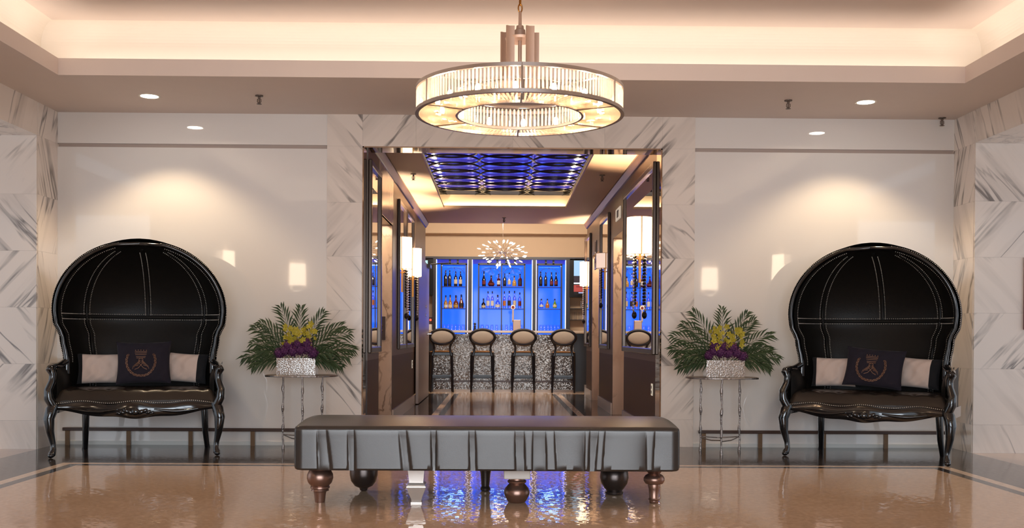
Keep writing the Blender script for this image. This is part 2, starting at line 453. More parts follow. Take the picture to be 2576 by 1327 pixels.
b.add(loops[-1], [(0, 1, 2, 3)], 0)
o = b.build('ceiling', [M['paint'], M['cove']], smooth=0)
struct(o, 'warm white lobby ceiling with a raised lit cove', 'ceiling')
warm = (1, .88, .76)
zc = HC+.075
for nm, loc, sx, sy in (('cove_light_rear', ((KX0+KX1)/2, KY1+.12, zc), KX1-KX0, .05), ('cove_light_front', ((KX0+KX1)/2, KY0-.12, zc), KX1-KX0, .05),
                        ('cove_light_west', (KX0-.12, (KY0+KY1)/2, zc), .05, KY1-KY0), ('cove_light_east', (KX1+.12, (KY0+KY1)/2, zc), .05, KY1-KY0)):
    area(nm, loc, sx, sy, 7.8, warm, (PI, 0, 0))

# ------------------------------------------------------------------ downlights and sprinklers
def downlight(p, label):
    t = thing('downlight', label, 'ceiling light', p, 0, 'recessed downlights in the lobby soffit')
    MB().lathe([(.075, -.001), (.092, -.004), (.095, 0)], n=28).build('trim_ring', M['cove'], t)
    MB().lathe([(0, -.0015), (.075, -.0015)], n=28).build('lens', M['downlight'], t)
pL, pR = PZ(376, 242, HC), PZ(2178, 257, HC)
downlight(pL, 'round recessed downlight above the left canopy settee')
downlight(pR, 'round recessed downlight above the right canopy settee')
for nm, p in (('downlight_beam', pL), ('downlight_beam', pR)):
    spot(nm, (p.x, p.y, HC-.01), 78, (1, .76, .48), math.radians(112), .45, r=.05)
def sprinkler(p, label, s=1):
    t = thing('ceiling_sprinkler', label, 'sprinkler', p, 0, 'ceiling sprinkler heads')
    MB().lathe([(.035, 0), (.034, -.008), (.012, -.012), (.010, -.03)], n=14).build('collar', M['sprinkler'], t)
    MB().tube([(0, 0, -.03), (0, 0, -.075)], .006, 8).tube([(-.014, 0, -.03), (-.016, 0, -.055), (0, 0, -.075)], .004, 6).tube([(.014, 0, -.03), (.016, 0, -.055), (0, 0, -.075)], .004, 6).build('nozzle', M['sprinkler'], t)
    MB().lathe([(0, -.078), (.022, -.076), (.022, -.073), (0, -.073)], n=14).build('deflector', M['sprinkler'], t)
sprinkler(PZ(652, 240, HC), 'small sprinkler head in the lobby soffit left of the chandelier')
sprinkler(PZ(1983, 252, HC), 'small sprinkler head in the lobby soffit beside the right downlight')
sprinkler(PZ(2370, 296, HC), 'small sprinkler head close to the right marble corner of the soffit')
sprinkler(PZ(1040, 437, CH), 'sprinkler head in the passage ceiling left of the blue coffer')
sprinkler(PZ(1515, 440, CH), 'sprinkler head in the passage ceiling right of the blue coffer')
sprinkler(PZ(1268, 547, CH), 'sprinkler head at the far end of the passage ceiling')

# ------------------------------------------------------------------ sconces mirrored in the white panels
def scroll_sconce(loc, rot, label):
    t = thing('scroll_sconce', label, 'wall lamp', loc, rot, 'parchment scroll sconces')
    b = MB()
    b.lathe([(.145, -.19), (.135, .19)], n=20, a0=PI, a1=2*PI)
    b.build('lamp_shade', M['sconceshade'], t)
    MB().lathe([(.006, .19), (.006, .24), (.022, .29), (.024, .30), (0, .30)], c=(0, -.06, 0), n=10).build('finial', M['chrome'], t)
    s = MB()
    for q in (-1, 1):
        pts = [(q*(.10*math.cos(a)*(1-a/9)), -.06, -.22-.09*math.sin(a*.8)*(1-a/12)) for a in [i*.28 for i in range(0, 16)]]
        s.tube(pts, .011, 6)
    s.box(-.12, .12, -.08, -.04, -.215, -.195); s.box(-.03, .03, -.05, 0, -.30, -.1)
    s.build('scroll_bracket', M['chrome'], t)
    return t
scroll_sconce((-3.5, -8.19, 2.09), PI, 'square lit scroll sconce mirrored in the white panel above the left planter')
scroll_sconce((3.70, -8.19, 2.06), PI, 'square lit scroll sconce mirrored in the white panel above the right planter')
scroll_sconce((XL, -5.95, 2.12), PI/2, 'narrow lit scroll sconce mirrored right of the left settee canopy')
scroll_sconce((XR, -5.95, 2.12), -PI/2, 'narrow lit scroll sconce mirrored left of the right settee canopy')

# ------------------------------------------------------------------ wall bumper rails
def bumper(x0, x1, posts, label):
    t = thing('bumper_rail', label, 'rail', ((x0+x1)/2, 0, 0)); cx = (x0+x1)/2
    MB().box(x0-cx, x1-cx, -.075, -.045, .135, .165).build('rail', M['wood'], t, bevel=.004)
    for x in posts: MB().box(x-.019-cx, x+.019-cx, -.072, -.048, 0, .135).build('post', M['brass'], t)
bumper(PY(158, 1082, -.06).x, PY(800, 1082, -.06).x, [PY(p, 1100, -.06).x for p in (170, 324, 480, 636)], 'low brown bumper rail on brass posts behind the left settee')
bumper(PY(1757, 1088, -.06).x, PY(2392, 1088, -.06).x, [PY(p, 1100, -.06).x for p in (1770, 1912, 2072, 2228)], 'low brown bumper rail on brass posts behind the right settee')

# ------------------------------------------------------------------ canopy settees
def lerp_tab(tab, x):
    if x <= tab[0][0]: return tab[0][1]
    for (a, va), (c, vc) in zip(tab, tab[1:]):
        if x <= c:
            u = (x-a)/(c-a); u = u*u*(3-2*u) if True else u
            return va+(vc-va)*u
    return tab[-1][1]
HT, HM = 1.825, 1.24
def hood_w(z):
    if z >= HM: return .675*math.sqrt(max(0, 1-((z-HM)/(HT-HM))**2))
    return lerp_tab([(.45, .595), (.82, .585), (1.02, .615), (1.16, .668), (1.24, .675)], z)
def hood_d(z):
    if z >= HM: return .50*max(0, 1-((z-HM)/(HT-HM))**2)**.55
    return lerp_tab([(.45, .36), (.80, .40), (1.26, .50)], z)
def hood_y(z): return -.10-.09*max(0, (z-.8)/1.06)
def hood_pt(z, ph, off=0.0):
    w, d = hood_w(z), hood_d(z)
    sx = math.copysign(abs(math.sin(ph))**.85, ph); cy = abs(math.cos(ph))**.75
    p = Vector((w*sx, hood_y(z)+d*cy, z))
    if off:
        c = Vector((0, hood_y(z)-.05, min(z, HM-.1)+.05))
        n = p-c
        n = Vector((n.x/max(w, .2), (n.y)/max(d, .15), (n.z)/.6)); n.normalize()
        p = p+n*off
    return p
def zt(t):  # height param, denser at top
    return .46+(HT-.46)*math.sin(t*PI/2) if False else .46+(HT-.46)*(1-(1-t)**1.7)
def make_settee(loc, rotz, label):
    t = thing('canopy_settee', label, 'settee', loc, rotz, 'black domed canopy settees')
    # hood: padded lining and outer shell in one closed skin
    b = MB(); NU, NV = 48, 40
    def inner(u, v):
        ph = (u-.5)*PI; z = zt(v)
        p = hood_pt(z, ph)
        puff = 0
        a = abs(math.degrees(ph))
        if a < 50: puff = math.sin(min(1, a/50)*PI)
        else: puff = .6*math.sin((a-50)/40*PI)
        if z > 1.2: puff *= max(0, 1-((z-1.5)/.38)**2)
        else: puff *= .5*max(0, math.sin(max(0, (z-.5)/.7)*PI))
        q = hood_pt(z, ph, -.016*puff); return q
    b.grid(inner, NU, NV)
    b.grid(lambda u, v: hood_pt(zt(v), (u-.5)*PI, .055), NU, NV)
    b.build('hood', M['leather'], t, smooth=60)
    # rim of the hood: lacquered frame from arm to arm
    pts = []; rr = []
    for i in range(61):
        a = i/60
        if a <= .5: z = .70+(HT+.012-.70)*(1-(1-a*2)**1.8); sg = -1
        else: z = .70+(HT+.012-.70)*(1-(1-(1-a)*2)**1.8); sg = 1
        zz = min(z, HT); w = hood_w(zz)+.022
        if zz > HM: w = (.675+.022)*math.sqrt(max(0, 1-((zz-HM)/(HT+.02-HM))**2)) if zz < HT else 0
        pts.append((sg*w, hood_y(zz)-.008, z)); rr.append(.015+.012*max(0, 1-(z-.74)/.25))
    MB().tube(pts, rr, 10).build('hood_frame', M['black'], t, smooth=60)
    # raised welts with double rows of nailheads
    def studs(bb, p, r=.0046):
        bb.ball(p, r, nu=6, nv=4)
    w = MB()
    for ph0, z0, z1 in ((0, 1.22, HT-.03), (math.radians(-47), .58, HT-.06), (math.radians(47), .58, HT-.06)):
        path = [hood_pt(z0+(z1-z0)*i/30, ph0, -.010) for i in range(31)]
        w.tube(path, .013, 6)
    path = [hood_pt(1.2, math.radians(a), -.010) for a in range(-82, 83, 4)]
    w.tube(path, .013, 6); w.build('welt', M['leather'], t, smooth=60)
    def row(fn, n, name='nailhead_row'):
        bb = MB(); last = None
        L = [fn(i/400) for i in range(401)]
        acc = 0; studs(bb, L[0])
        for q in range(400):
            acc += (L[q+1]-L[q]).length
            if acc >= .0135: studs(bb, L[q+1]); acc = 0
        bb.build(name, M['stud'], t, smooth=80)
    for sg in (-1, 1):
        row(lambda q, sg=sg: hood_pt(1.222+(HT-.05-1.222)*q, 0, -.012)+Vector((sg*.024, 0, 0)), 0)
        for ph0 in (-47, 47):
            def f(q, ph0=ph0, sg=sg):
                z = .58+(HT-.05-.58)*q; dphi = .026/max(.10, hood_w(z)*.72)
                return hood_pt(z, math.radians(ph0)+sg*dphi, -.012)
            row(f, 0)
        row(lambda q, sg=sg: hood_pt(1.2+sg*.024, math.radians(-84+168*q), -.012), 0)
        row(lambda q, sg=sg: hood_pt(.80+(HT-.03-.80)*q, sg*math.radians(84), -.008)+Vector((0, -.004, 0)), 0)
        row(lambda q, sg=sg: Vector((sg*(hood_w(.85+(HT-.01-.85)*q)+.052), hood_y(.85+(HT-.01-.85)*q)+.004, .85+(HT-.01-.85)*q+.02*q)), 0, 'rim_nailhead_row')
    # tufted seat
    def seat(u, v):
        x = (u-.5)*1.30; y = -.355-.02*math.cos((u-.5)*PI*3)+v*.64
        e = min(u, 1-u)/.05; f = min(1, v/.10)
        z = .565+.02*math.sin(v*PI)
        z -= .085*(1-min(1, f))**2*1.0
        z -= .05*(1-min(1, e))**2
        # diamond tufting
        gx = x/.155; gy = (v*.64)/.155
        for ox in (0, .5):
            dx = (gx+ox) - round(gx+ox); dy = (gy+ox) - round(gy+ox)
            z -= .020*math.exp(-(dx*dx+dy*dy)/.022)*(f if v > .02 else 0)
        cr = min(abs(((gx+gy) % 1)-.5), abs(((gx-gy) % 1)-.5))
        z -= .006*math.exp(-((.5-cr)/.05)**2)*f if v > .03 else 0
        return (x, y, z)
    b = MB(); b.grid(seat, 96, 44)
    b.grid(lambda u, v: (lambda p: (p[0], p[1]+.004*v, p[2]-(p[2]-.45)*v))(seat(u, 0)), 96, 3)
    b.grid(lambda u, v: (lambda p: (p[0], p[1], p[2]-(p[2]-.45)*v))(seat(0, u)), 44, 2)
    b.grid(lambda u, v: (lambda p: (p[0], p[1], p[2]-(p[2]-.45)*v))(seat(1, u)), 44, 2)
    b.build('seat', M['seatleather'], t, smooth=60)
    # serpentine apron with carved centre
    def zb(x): return .365+.035*math.cos(x/.66*PI*1.0)*-1*.5+.02*math.cos(x/.66*PI*2)-.045*math.exp(-(x/.14)**2)
    def ztop(x): return .455+.010*math.cos(x/.66*PI*3)
    def yf(x): return -.365-.022*math.cos(x/.66*PI*1.5)
    b = MB()
    b.grid(lambda u, v: (lambda x: (x, yf(x)-.012*math.sin(v*PI), zb(x)+(ztop(x)-zb(x))*v))((u-.5)*1.36), 60, 6)
    b.grid(lambda u, v: (lambda x: (x, yf(x)+.05, zb(x)+(ztop(x)-zb(x))*v))((u-.5)*1.36), 60, 2)
    b.grid(lambda u, v: (lambda x: (x, yf(x)+.05*v, zb(x)))((u-.5)*1.36), 60, 1)
    b.grid(lambda u, v: (lambda x: (x, yf(x)+.05*v, ztop(x)))((u-.5)*1.36), 60, 1)
    for sg in (-1, 1):
        b.add([(sg*.68, -.33, .37), (sg*.64, -.33, .37), (sg*.64, .27, .37), (sg*.68, .27, .37), (sg*.68, -.33, .46), (sg*.64, -.33, .46), (sg*.64, .27, .46), (sg*.68, .27, .46)],
              [(0, 1, 2, 3), (4, 5, 6, 7), (0, 4, 7, 3), (1, 5, 6, 2), (0, 1, 5, 4), (3, 2, 6, 7)])
    b.box(-.64, .64, .24, .28, .38, .46)
    b.build('seat_frame', M['black'], t, smooth=50)
    b = MB()
    b.ball((0, yf(0)-.018, .385), .028, 1.2, .7, 1.1, 14, 8)
    for sg in (-1, 1):
        for k in range(4):
            b.ball((sg*(.045+k*.03), yf(.1)-.016, .382+.010*math.sin(k*1.7)), .022-.003*k, 1.5, .6, .9, 10, 6, mat3=Matrix.Rotation(-sg*.5, 3, 'Y'))
        b.tube([(sg*(.15+.36*q), yf(.15+.36*q)-.014, .405-.020*math.sin(q*PI)+.0*q) for q in [i/14 for i in range(15)]], [.006+.010*math.sin(i/14*PI) for i in range(15)], 8)
    b.build('carved_ornament', M['black'], t, smooth=70)
    row(lambda q: (lambda x: Vector((x, yf(x)-.010, ztop(x)+.012)))((q-.5)*1.30), 0, 'seat_nailhead_row')
    # legs
    for sg in (-1, 1):
        path = [(.655, -.345, .45), (.675, -.365, .40), (.692, -.385, .33), (.684, -.378, .22), (.664, -.36, .12), (.660, -.362, .065), (.668, -.385, .03), (.674, -.40, .016)]
        MB().tube([(sg*a, y, z) for a, y, z in path], [.042, .050, .046, .034, .024, .023, .030, .018], 12).ball((sg*.672, -.395, .022), .026, 1, 1.1, .84, 12, 8).build('leg', M['black'], t, smooth=70)
    for sg in (-1, 1):
        path = [(.505, .22, .45), (.515, .225, .30), (.52, .245, .15), (.53, .285, .03), (.535, .295, .0)]
        MB().tube([(sg*a, y, z) for a, y, z in path], [.034, .032, .028, .024, .027], 10).build('leg', M['black'], t, smooth=70)
    # arms
    for sg in (-1, 1):
        post = [(.665, -.36, .44), (.695, -.375, .50), (.70, -.37, .57), (.675, -.345, .64), (.672, -.335, .70), (.69, -.345, .745), (.685, -.325, .765)]
        b = MB(); b.tube([(sg*a, y, z) for a, y, z in post], [.040, .040, .034, .030, .030, .038, .026], 10)
        rail = [(.685, -.345, .75), (.682, -.28, .765), (.672, -.20, .765), (.648, -.15, .775), (.612, -.112, .805)]
        b.tube([(sg*a, y, z) for a, y, z in rail], [.034, .030, .028, .030, .030], 10)
        b.tube([(sg*.685, -.365+.032*math.cos(a)-.0, .75+.022*math.sin(a)) for a in [i*.5 for i in range(13)]], .012, 6)
        b.build('arm', M['black'], t, smooth=60)
        b = MB()
        b.grid(lambda u, v, sg=sg: (sg*(.640-.058*max(0, math.sin(u*PI))**.45*max(0, math.sin(v*PI))**.45), -.33+.48*u, .46+(.29+.05*u)*v), 10, 8)
        b.grid(lambda u, v, sg=sg: (sg*(.675), -.33+.48*u, .46+(.29+.05*u)*v), 10, 8)
        b.build('arm_panel', M['leather'], t, smooth=60)
    return t
YAW_L, YAW_R = math.radians(11), math.radians(-32)
SL = Vector((-3.16, -.58, 0)); SR = Vector((3.33, -.70, 0))
settee_left = make_settee(SL, YAW_L, 'black studded canopy settee against the left white wall panel')
settee_right = make_settee(SR, YAW_R, 'black studded canopy settee turned inward beside the right marble corner')

# pillows ------------------------------------------------------------
def pillow_surface(w, h, th):
    def pt(u, v, side):
        x, y = (u-.5)*2, (v-.5)*2
        f = (max(0, 1-abs(x)**3.2)*max(0, 1-abs(y)**3.2))**.55
        pin = 1-.07*(1-abs(y)**2)*abs(x)**4
        pin2 = 1-.07*(1-abs(x)**2)*abs(y)**4
        wr = (.004*math.sin(x*9+y*5)+.004*math.sin(x*14-y*6+1.3*math.sin(y*4)))*f
        return Vector((x*w/2*pin, side*(th/2*f+wr), y*h/2*pin2))
    return pt
def pillow(base, rz, local, w, h, th, tilt, roll, yaw, label, cat_mat, group=None, crest=False, name='throw_pillow', band_=(.2, .8)):
    """local: position in the settee's own frame"""
    R = Matrix.Rotation(rz, 3, 'Z')
    p = Vector(base)+R @ Vector(local)
    t = thing(name, label, 'pillow', p, 0, group)
    t.rotation_euler = (Matrix.Rotation(rz+yaw, 3, 'Z') @ Matrix.Rotation(tilt, 3, 'X') @ Matrix.Rotation(roll, 3, 'Y')).to_euler()
    pt = pillow_surface(w, h, th); b = MB()
    if cat_mat == 'banded':
        band = lambda u, v: 0 if band_[0] < u < band_[1] else 1
        b.grid(lambda u, v: pt(u, v, -1), 50, 24, mfn=band); b.grid(lambda u, v: pt(u, v, 1), 50, 24, mfn=band)
        b.build('pillow_cover', [M['whitecloth'], M['blackcloth']], t, smooth=70, weld=True)
    else:
        b.grid(lambda u, v: pt(u, v, -1), 40, 30); b.grid(lambda u, v: pt(u, v, 1), 40, 30)
        b.build('pillow_cover', M['purplecloth'], t, smooth=70, weld=True)
        c = MB()
        def on(x, z): return pt(x/w+.5, z/h+.5, -1)+Vector((0, -.003, 0))
        for i in range(34):             # chain garland of open links
            a = math.radians(-205)+math.radians(230)*i/33; rad = .122
            cx_, cz2 = -.02+rad*.98*math.cos(a), rad*1.08*math.sin(a); tl = a+PI/2+(.5 if i % 2 else -.5)
            c.tube([on(cx_+.012*math.cos(q)*math.cos(tl)-.0065*math.sin(q)*math.sin(tl), cz2+.012*math.cos(q)*math.sin(tl)+.0065*math.sin(q)*math.cos(tl)) for q in [2*PI*k/10 for k in range(10)]], .0026, 5, closed=True)
        for k, (wd, z) in enumerate(((.10, .085), (.098, .072), (.092, .058), (.080, .040), (.074, .028))):   # banded crown
            c.tube([on(-.02+(q-.5)*wd, z) for q in [i/8 for i in range(9)]], .0030, 5)
        for k in range(5): c.ball(on(-.02+(k-2)*.022, .098), .005, 1, .5, 1, 6, 4)
        random.seed(5)
        for sg in (-1, 1):              # crossed foliage below the crown
            for k in range(5):
                x0 = .008+.011*k; zz = -.01-.012*k
                c.tube([on(-.02+sg*(x0*.4), zz+.02), on(-.02+sg*(x0+.01), zz+.012), on(-.02+sg*(x0+.014), zz-.012)], .0028, 5)
            c.tube([on(-.02+sg*.05, -.075), on(-.02+sg*.02, -.06), on(-.02-sg*.02, -.01)], .003, 5)
        c.tube([on(-.02+.018*math.cos(a), .008+.018*math.sin(a)) for a in [i*.5 for i in range(14)]], .0028, 5)
        c.build('crest_embroidery', M['gold'], t, smooth=70)
    return t
for nm, base, rz in (('left', SL, YAW_L), ('right', SR, YAW_R)):
    g = 'ivory and black banded pillows'
    pillow(base, rz, (-.335, .03, .737), .43, .27, .11, math.radians(-10), math.radians(0), math.radians(6), 'ivory banded pillow with black ends at the left arm of the %s settee' % nm, 'banded', g, name='banded_pillow', band_=(.10, .90))
    pillow(base, rz, (.345, .05, .745), .42, .27, .11, math.radians(-10), math.radians(4), math.radians(-6), 'ivory banded pillow with black ends at the right arm of the %s settee' % nm, 'banded', g, name='banded_pillow')
    if nm == 'left':
        pillow(base, rz, (.03, -.13, .795), .46, .385, .11, math.radians(-16), math.radians(-1), math.radians(3), 'dark purple pillow with gold crest and chain in the middle of the left settee', 'crest', 'gold crested purple pillows', True, name='crest_pillow')
    else:
        pillow(base, rz, (.03, -.13, .785), .50, .36, .11, math.radians(-18), math.radians(5), math.radians(4), 'dark purple pillow with gold crest and chain in the middle of the right settee', 'crest', 'gold crested purple pillows', True, name='crest_pillow')

# ------------------------------------------------------------------ console tables
def twig(p0, p1, seed, r=.0105):
    rnd = random.Random(seed); n = 26; pts = []; rs = []
    for i in range(n+1):
        q = i/n; p = Vector(p0).lerp(Vector(p1), q)
        w = .0025*math.sin(q*19+seed)+.002*rnd.uniform(-1, 1)
        pts.append(p+Vector((w, .002*math.sin(q*13+seed*2), 0)))
        rs.append(r*(.75+.5*(1 if (i % 7 in (0, 1)) else 0)+.15*rnd.uniform(-1, 1)))
    return pts, rs
def make_table(loc, flip, label, seed):
    t = thing('console_table', label, 'table', loc, 0, 'slim metal console tables')
    HZ = .685
    poly = []
    for i in range(40):
        a = 2*PI*i/40
        rx, ry = .325, .235
        x = rx*math.copysign(abs(math.cos(a))**.85, math.cos(a)); y = ry*math.copysign(abs(math.sin(a))**.85, math.sin(a))
        k = 1+.015*math.sin(5*a+seed)+.01*math.sin(9*a); poly.append((x*k, y*k))
    MB().prism(poly, HZ-.014, HZ, 'XY').build('table_top', M['twig'], t, bevel=.003)
    s = flip
    feet = [(-.195*s, .16), (.05*s, -.20), (.165*s, .16)]
    for k, (x, y) in enumerate(feet):
        pts, rs = twig((x, y, 0), (x+.0, y, HZ-.014), seed+k*3)
        MB().tube(pts, rs, 8).build('leg', M['twig'], t, smooth=70)
    b = MB()
    for i, j in ((0, 1), (1, 2)):
        a, c = feet[i], feet[j]
        b.tube([(a[0], a[1], .13), ((a[0]+c[0])/2, (a[1]+c[1])/2-.02, .115), (c[0], c[1], .12)], .005, 6)
    b.tube([(feet[0][0], feet[0][1], .13), (0, .15, .12), (feet[2][0], feet[2][1], .13)], .005, 6)
    b.build('stretcher', M['twig'], t, smooth=70)
    return HZ
TL = Vector((PY(758, 947, -.45).x, -.46, 0)); TR = Vector((PY(1817, 949, -.45).x, -.46, 0))
# ------------------------------------------------------------------ floral arrangements
def arrangement(loc, label, seed, mirror):
    rnd = random.Random(seed)
    t = thing('flower_arrangement', label, 'flower arrangement', loc, 0, 'palm and orchid arrangements')
    w, d, h = .345, .16, .152
    b = MB(); b.box(-w/2, w/2, -d/2, -d/2+.008, 0, h); b.box(-w/2, w/2, d/2-.008, d/2, 0, h); b.box(-w/2, -w/2+.008, -d/2+.008, d/2-.008, 0, h); b.box(w/2-.008, w/2, -d/2+.008, d/2-.008, 0, h); b.box(-w/2+.008, w/2-.008, -d/2+.008, d/2-.008, .001, .008)
    for cx in (-.115, 0, .115):         # pierced rosettes of small rings on the front
        for i in range(40):
            a = i*2.399; r = .0085*math.sqrt(i)
            px_, pz_ = cx+r*math.cos(a), h/2+r*1.15*math.sin(a)
            if .01 < pz_ < h-.01: b.ball((px_, -d/2-.001, pz_), rnd.uniform(.0045, .0075), 1, .6, 1, 7, 4)
    b.build('planter_box', M['silver'], t, smooth=30)
    def frond(ang, lean, L, droop):
        """ang: from vertical in the x-z plane; lean: towards (-) or away (+) from the viewer"""
        b = MB(); n = 13
        d0 = Vector((math.sin(ang), lean, math.cos(ang))).normalized()
        pos = Vector((math.sin(ang)*.07, lean*.05, h-.02)); pts = []; dirs = []
        d_ = d0.copy()
        for i in range(n+1):
            pts.append(pos.copy()); dirs.append(d_.copy())
            pos = pos+d_*(L/n); d_ = (d_+Vector((math.sin(ang)*.018, 0, -droop*(i/n)))).normalized()
        b.tube(pts, [.0035*(1-.7*i/n) for i in range(n+1)], 5)
        for i in range(3, n+1):
            for sg in (-1, 1):
                tq = i/n; p = pts[i]; dd = dirs[i]
                side = dd.cross(Vector((0, -1, .12))).normalized()*sg
                ll = L*.46*(.55+.45*math.sin(tq*PI))*(1-.25*rnd.random())
                if i == n: ll *= .75
                v = (dd*(.9+.5*tq)+side*(1.0-.45*tq)+Vector((0, rnd.uniform(-.35, .35), rnd.uniform(-.25, .15)))).normalized()
                e1 = p+v*ll*.5+Vector((0, 0, .004)); e2 = p+v*ll+Vector((0, 0, -.03*ll/.15))
                wv = v.cross(Vector((0, 1, 0)))
                if wv.length < .1: wv = Vector((1, 0, 0))
                wv = wv.normalized()*.0085; up = Vector((0, -.004, 0))
                b.add([p-wv*.3, p+wv*.3, e1+wv, e1-wv, e2, (p+e1)/2+up, e1+up], [(0, 5, 6, 3), (1, 2, 6, 5), (3, 6, 4), (2, 4, 6)])
        return b
    specs = [(-82, .1, .34), (-70, -.2, .40), (-56, .15, .42), (-42, -.1, .40), (-30, .2, .42), (-16, 0, .40), (4, .15, .40), (18, .05, .42), (32, .2, .42),
             (46, -.1, .42), (58, .15, .43), (70, -.2, .40), (82, 0, .34), (-88, -.3, .32), (88, -.3, .32), (-60, -.45, .32), (62, -.45, .32)]
    for a, ln, L in specs:
        a2 = a*mirror+rnd.uniform(-5, 5)
        frond(math.radians(a2), ln, L*(1.2 if abs(a) < 50 else 1.05)*rnd.uniform(.88, 1.0), .06+.10*abs(a)/90).build('palm_frond', M['leaf'], t, smooth=0) if True else None
    # yellow orchid sprays
    fl = MB()
    for k in range(5):
        a = 2*PI*k/5; c, s = math.cos(a), math.sin(a)
        q = Vector((c, -.25, s)); r_ = Vector((-s, 0, c))
        fl.add([(0, 0, 0), tuple(q*.016+r_*.011), tuple(q*.031+Vector((0, -.004, 0))), tuple(q*.016-r_*.011)], [(0, 1, 2, 3)])
    fl.ball((0, -.008, 0), .007, nu=6, nv=4)
    fo = fl.build('orchid_bloom', M['yellow'], t, smooth=40); first = True
    spots = []
    for (cx, top, bot) in ((-.055*mirror, .40, .19), (.095*mirror, .40, .20)):
        for i in range(22):
            q = i/21; spots.append((cx+rnd.uniform(-.085, .075)*(1-.3*q)+.03*math.sin(q*3), -.10+rnd.uniform(-.03, .04), h+bot*.55+(top-bot*.55-.09)*q*.92+rnd.uniform(-.012, .012)))
    for p in spots:
        o = fo if first else fo.copy()
        if not first: COL.objects.link(o)
        first = False
        o.location = p; o.rotation_euler = (rnd.uniform(-.5, .4), rnd.uniform(0, 6), rnd.uniform(-.6, .6)); s_ = rnd.uniform(.8, 1.15); o.scale = (s_, s_, s_)
    st = MB()
    for cx in (-.05*mirror, .09*mirror): st.tube([(cx*.4, -.02, h-.02), (cx*.8, -.06, h+.12), (cx, -.085, h+.30)], .004, 6)
    st.build('orchid_stem', M['leaf'], t)
    # purple stock heads
    heads = [(-.15, -.085, .03), (-.09, -.10, .055), (-.02, -.11, .05), (.05, -.105, .06), (.11, -.10, .07), (.155, -.085, .035), (.02, -.10, .11), (-.06, -.095, .10), (.10, -.09, .12)]
    for (x, y, z) in heads:
        b = MB(); r = rnd.uniform(.040, .052)
        for i in range(60):
            zz = 1-2*(i+.5)/60; a = i*2.399; rr = math.sqrt(1-zz*zz)
            n = Vector((rr*math.cos(a), rr*math.sin(a), zz)); c = n*r*rnd.uniform(.8, 1.1)
            u = n.orthogonal().normalized(); v = n.cross(u); s_ = rnd.uniform(.009, .014)
            b.add([c-u*s_, c-v*s_+n*.005, c+u*s_, c+v*s_+n*.005], [(0, 1, 2, 3)])
        b.ball((0, 0, 0), r*.8, nu=8, nv=6)
        o = b.build('stock_flower', M['purple'], t, smooth=0); o.location = (x*mirror, y, h+z+.012)
HZ = make_table(TL, 1, 'slim twig legged metal console table left of the bar passage', 1)
make_table(TR, -1, 'slim twig legged metal console table right of the bar passage', 5)
arrangement((PY(749, 930, -.46).x, -.47, HZ+.002), 'palm and orchid arrangement in a silver box on the left console table', 21, 1)
arrangement((PY(1820, 930, -.46).x, -.47, HZ+.002), 'palm and orchid arrangement in a silver box on the right console table', 33, -1)

# ------------------------------------------------------------------ long bench
BY0, BY1 = -3.56, -2.66
BX0, BX1 = PY(738, 1100, BY0).x, PY(1712, 1100, BY0).x
BZ0, BZ1 = .232, .50
bcx = (BX0+BX1)/2
bench = thing('long_bench', 'long pewter satin bench with gathered sides and mismatched turned legs', 'bench', (bcx, (BY0+BY1)/2, 0))
W, D = BX1-BX0, BY1-BY0
zsc = 2.477
pl = [(240, 248), (297, 325), (432, 437), (470, 472), (750, 775), (795, 822), (952, 960), (982, 977), (1190, 1195), (1225, 1228), (1477, 1482), (1530, 1533), (1590, 1588), (1663, 1668), (1722, 1735), (1910, 1905), (1945, 1940), (1995, 1972), (2040, 2025), (2290, 2290), (2350, 2340)]
pleats = []
for k, (a, c) in enumerate(pl):
    xa = PY(700+a/zsc, 1080, BY0).x-bcx; xc = PY(700+c/zsc, 1180, BY0).x-bcx
    pleats.append((xa, xc, 1 if k % 2 == 0 else -1))
def pleat_off(x, q):
    y = 0
    for xa, xc, sg in pleats:
        xl = xa+(xc-xa)*q; d = (x-xl)*sg
        amp = .0085*(.35+.65*min(1, q*1.6+.15))
        if d < 0: y += amp*math.exp(d/.004)
        else: y += amp*math.exp(-d/.045)
    return y
xst = sorted(set([round(-W/2+.05+(W-.1)*i/330, 5) for i in range(331)]+[round(p[0]+o_, 5) for p in pleats for o_ in (-.004, 0, .004)]))
ends = [(-W/2, .05), (-W/2+.006, .024), (-W/2+.02, .008)]
prof = []
R_ = .030
for i in range(9): prof.append((0, BZ0+.012+(BZ1-R_-BZ0-.012)*i/8, 1-i/8))
for i in range(1, 7): a = PI/2*i/6; prof.append((R_-R_*math.cos(a), BZ1-R_+R_*math.sin(a), 0))
for i in range(1, 12): prof.append((R_+(D-2*R_)*i/12, BZ1+.022*math.sin(PI*i/12), None))
for i in range(7): a = PI/2*i/6; prof.append((D-R_+R_*math.sin(a), BZ1-R_+R_*math.cos(a), None))
for i in range(1, 5): prof.append((D, BZ1-R_+(BZ0+.012-BZ1+R_)*i/4, None))
prof += [(D-.012, BZ0, None), (.012, BZ0, None)]
b = MB(); st = []
for x, sh in ends: st.append((x, sh))
for x in xst: st.append((x, 0))
for x, sh in reversed(ends): st.append((-x, sh))
np_ = len(prof); vs = []
cy, cz = D/2, (BZ0+BZ1)/2
for x, sh in st:
    for (y, z, q) in prof:
        yy, zz = y, z
        if sh: yy = cy+(y-cy)*(1-sh*1.2/D*1.0); zz = cz+(z-cz)*(1-sh*1.3/.28*.5)
        if q is not None and not sh:
            fade = 1 if q > 0 else .4
            yy += pleat_off(x, q)*fade
        vs.append((x, yy-D/2, zz))
fs = []
for i in range(len(st)-1):
    for j in range(np_):
        j2 = (j+1) % np_; fs.append((i*np_+j, i*np_+j2, (i+1)*np_+j2, (i+1)*np_+j))
fs.append(tuple(range(np_))); fs.append(tuple((len(st)-1)*np_+j for j in range(np_)))
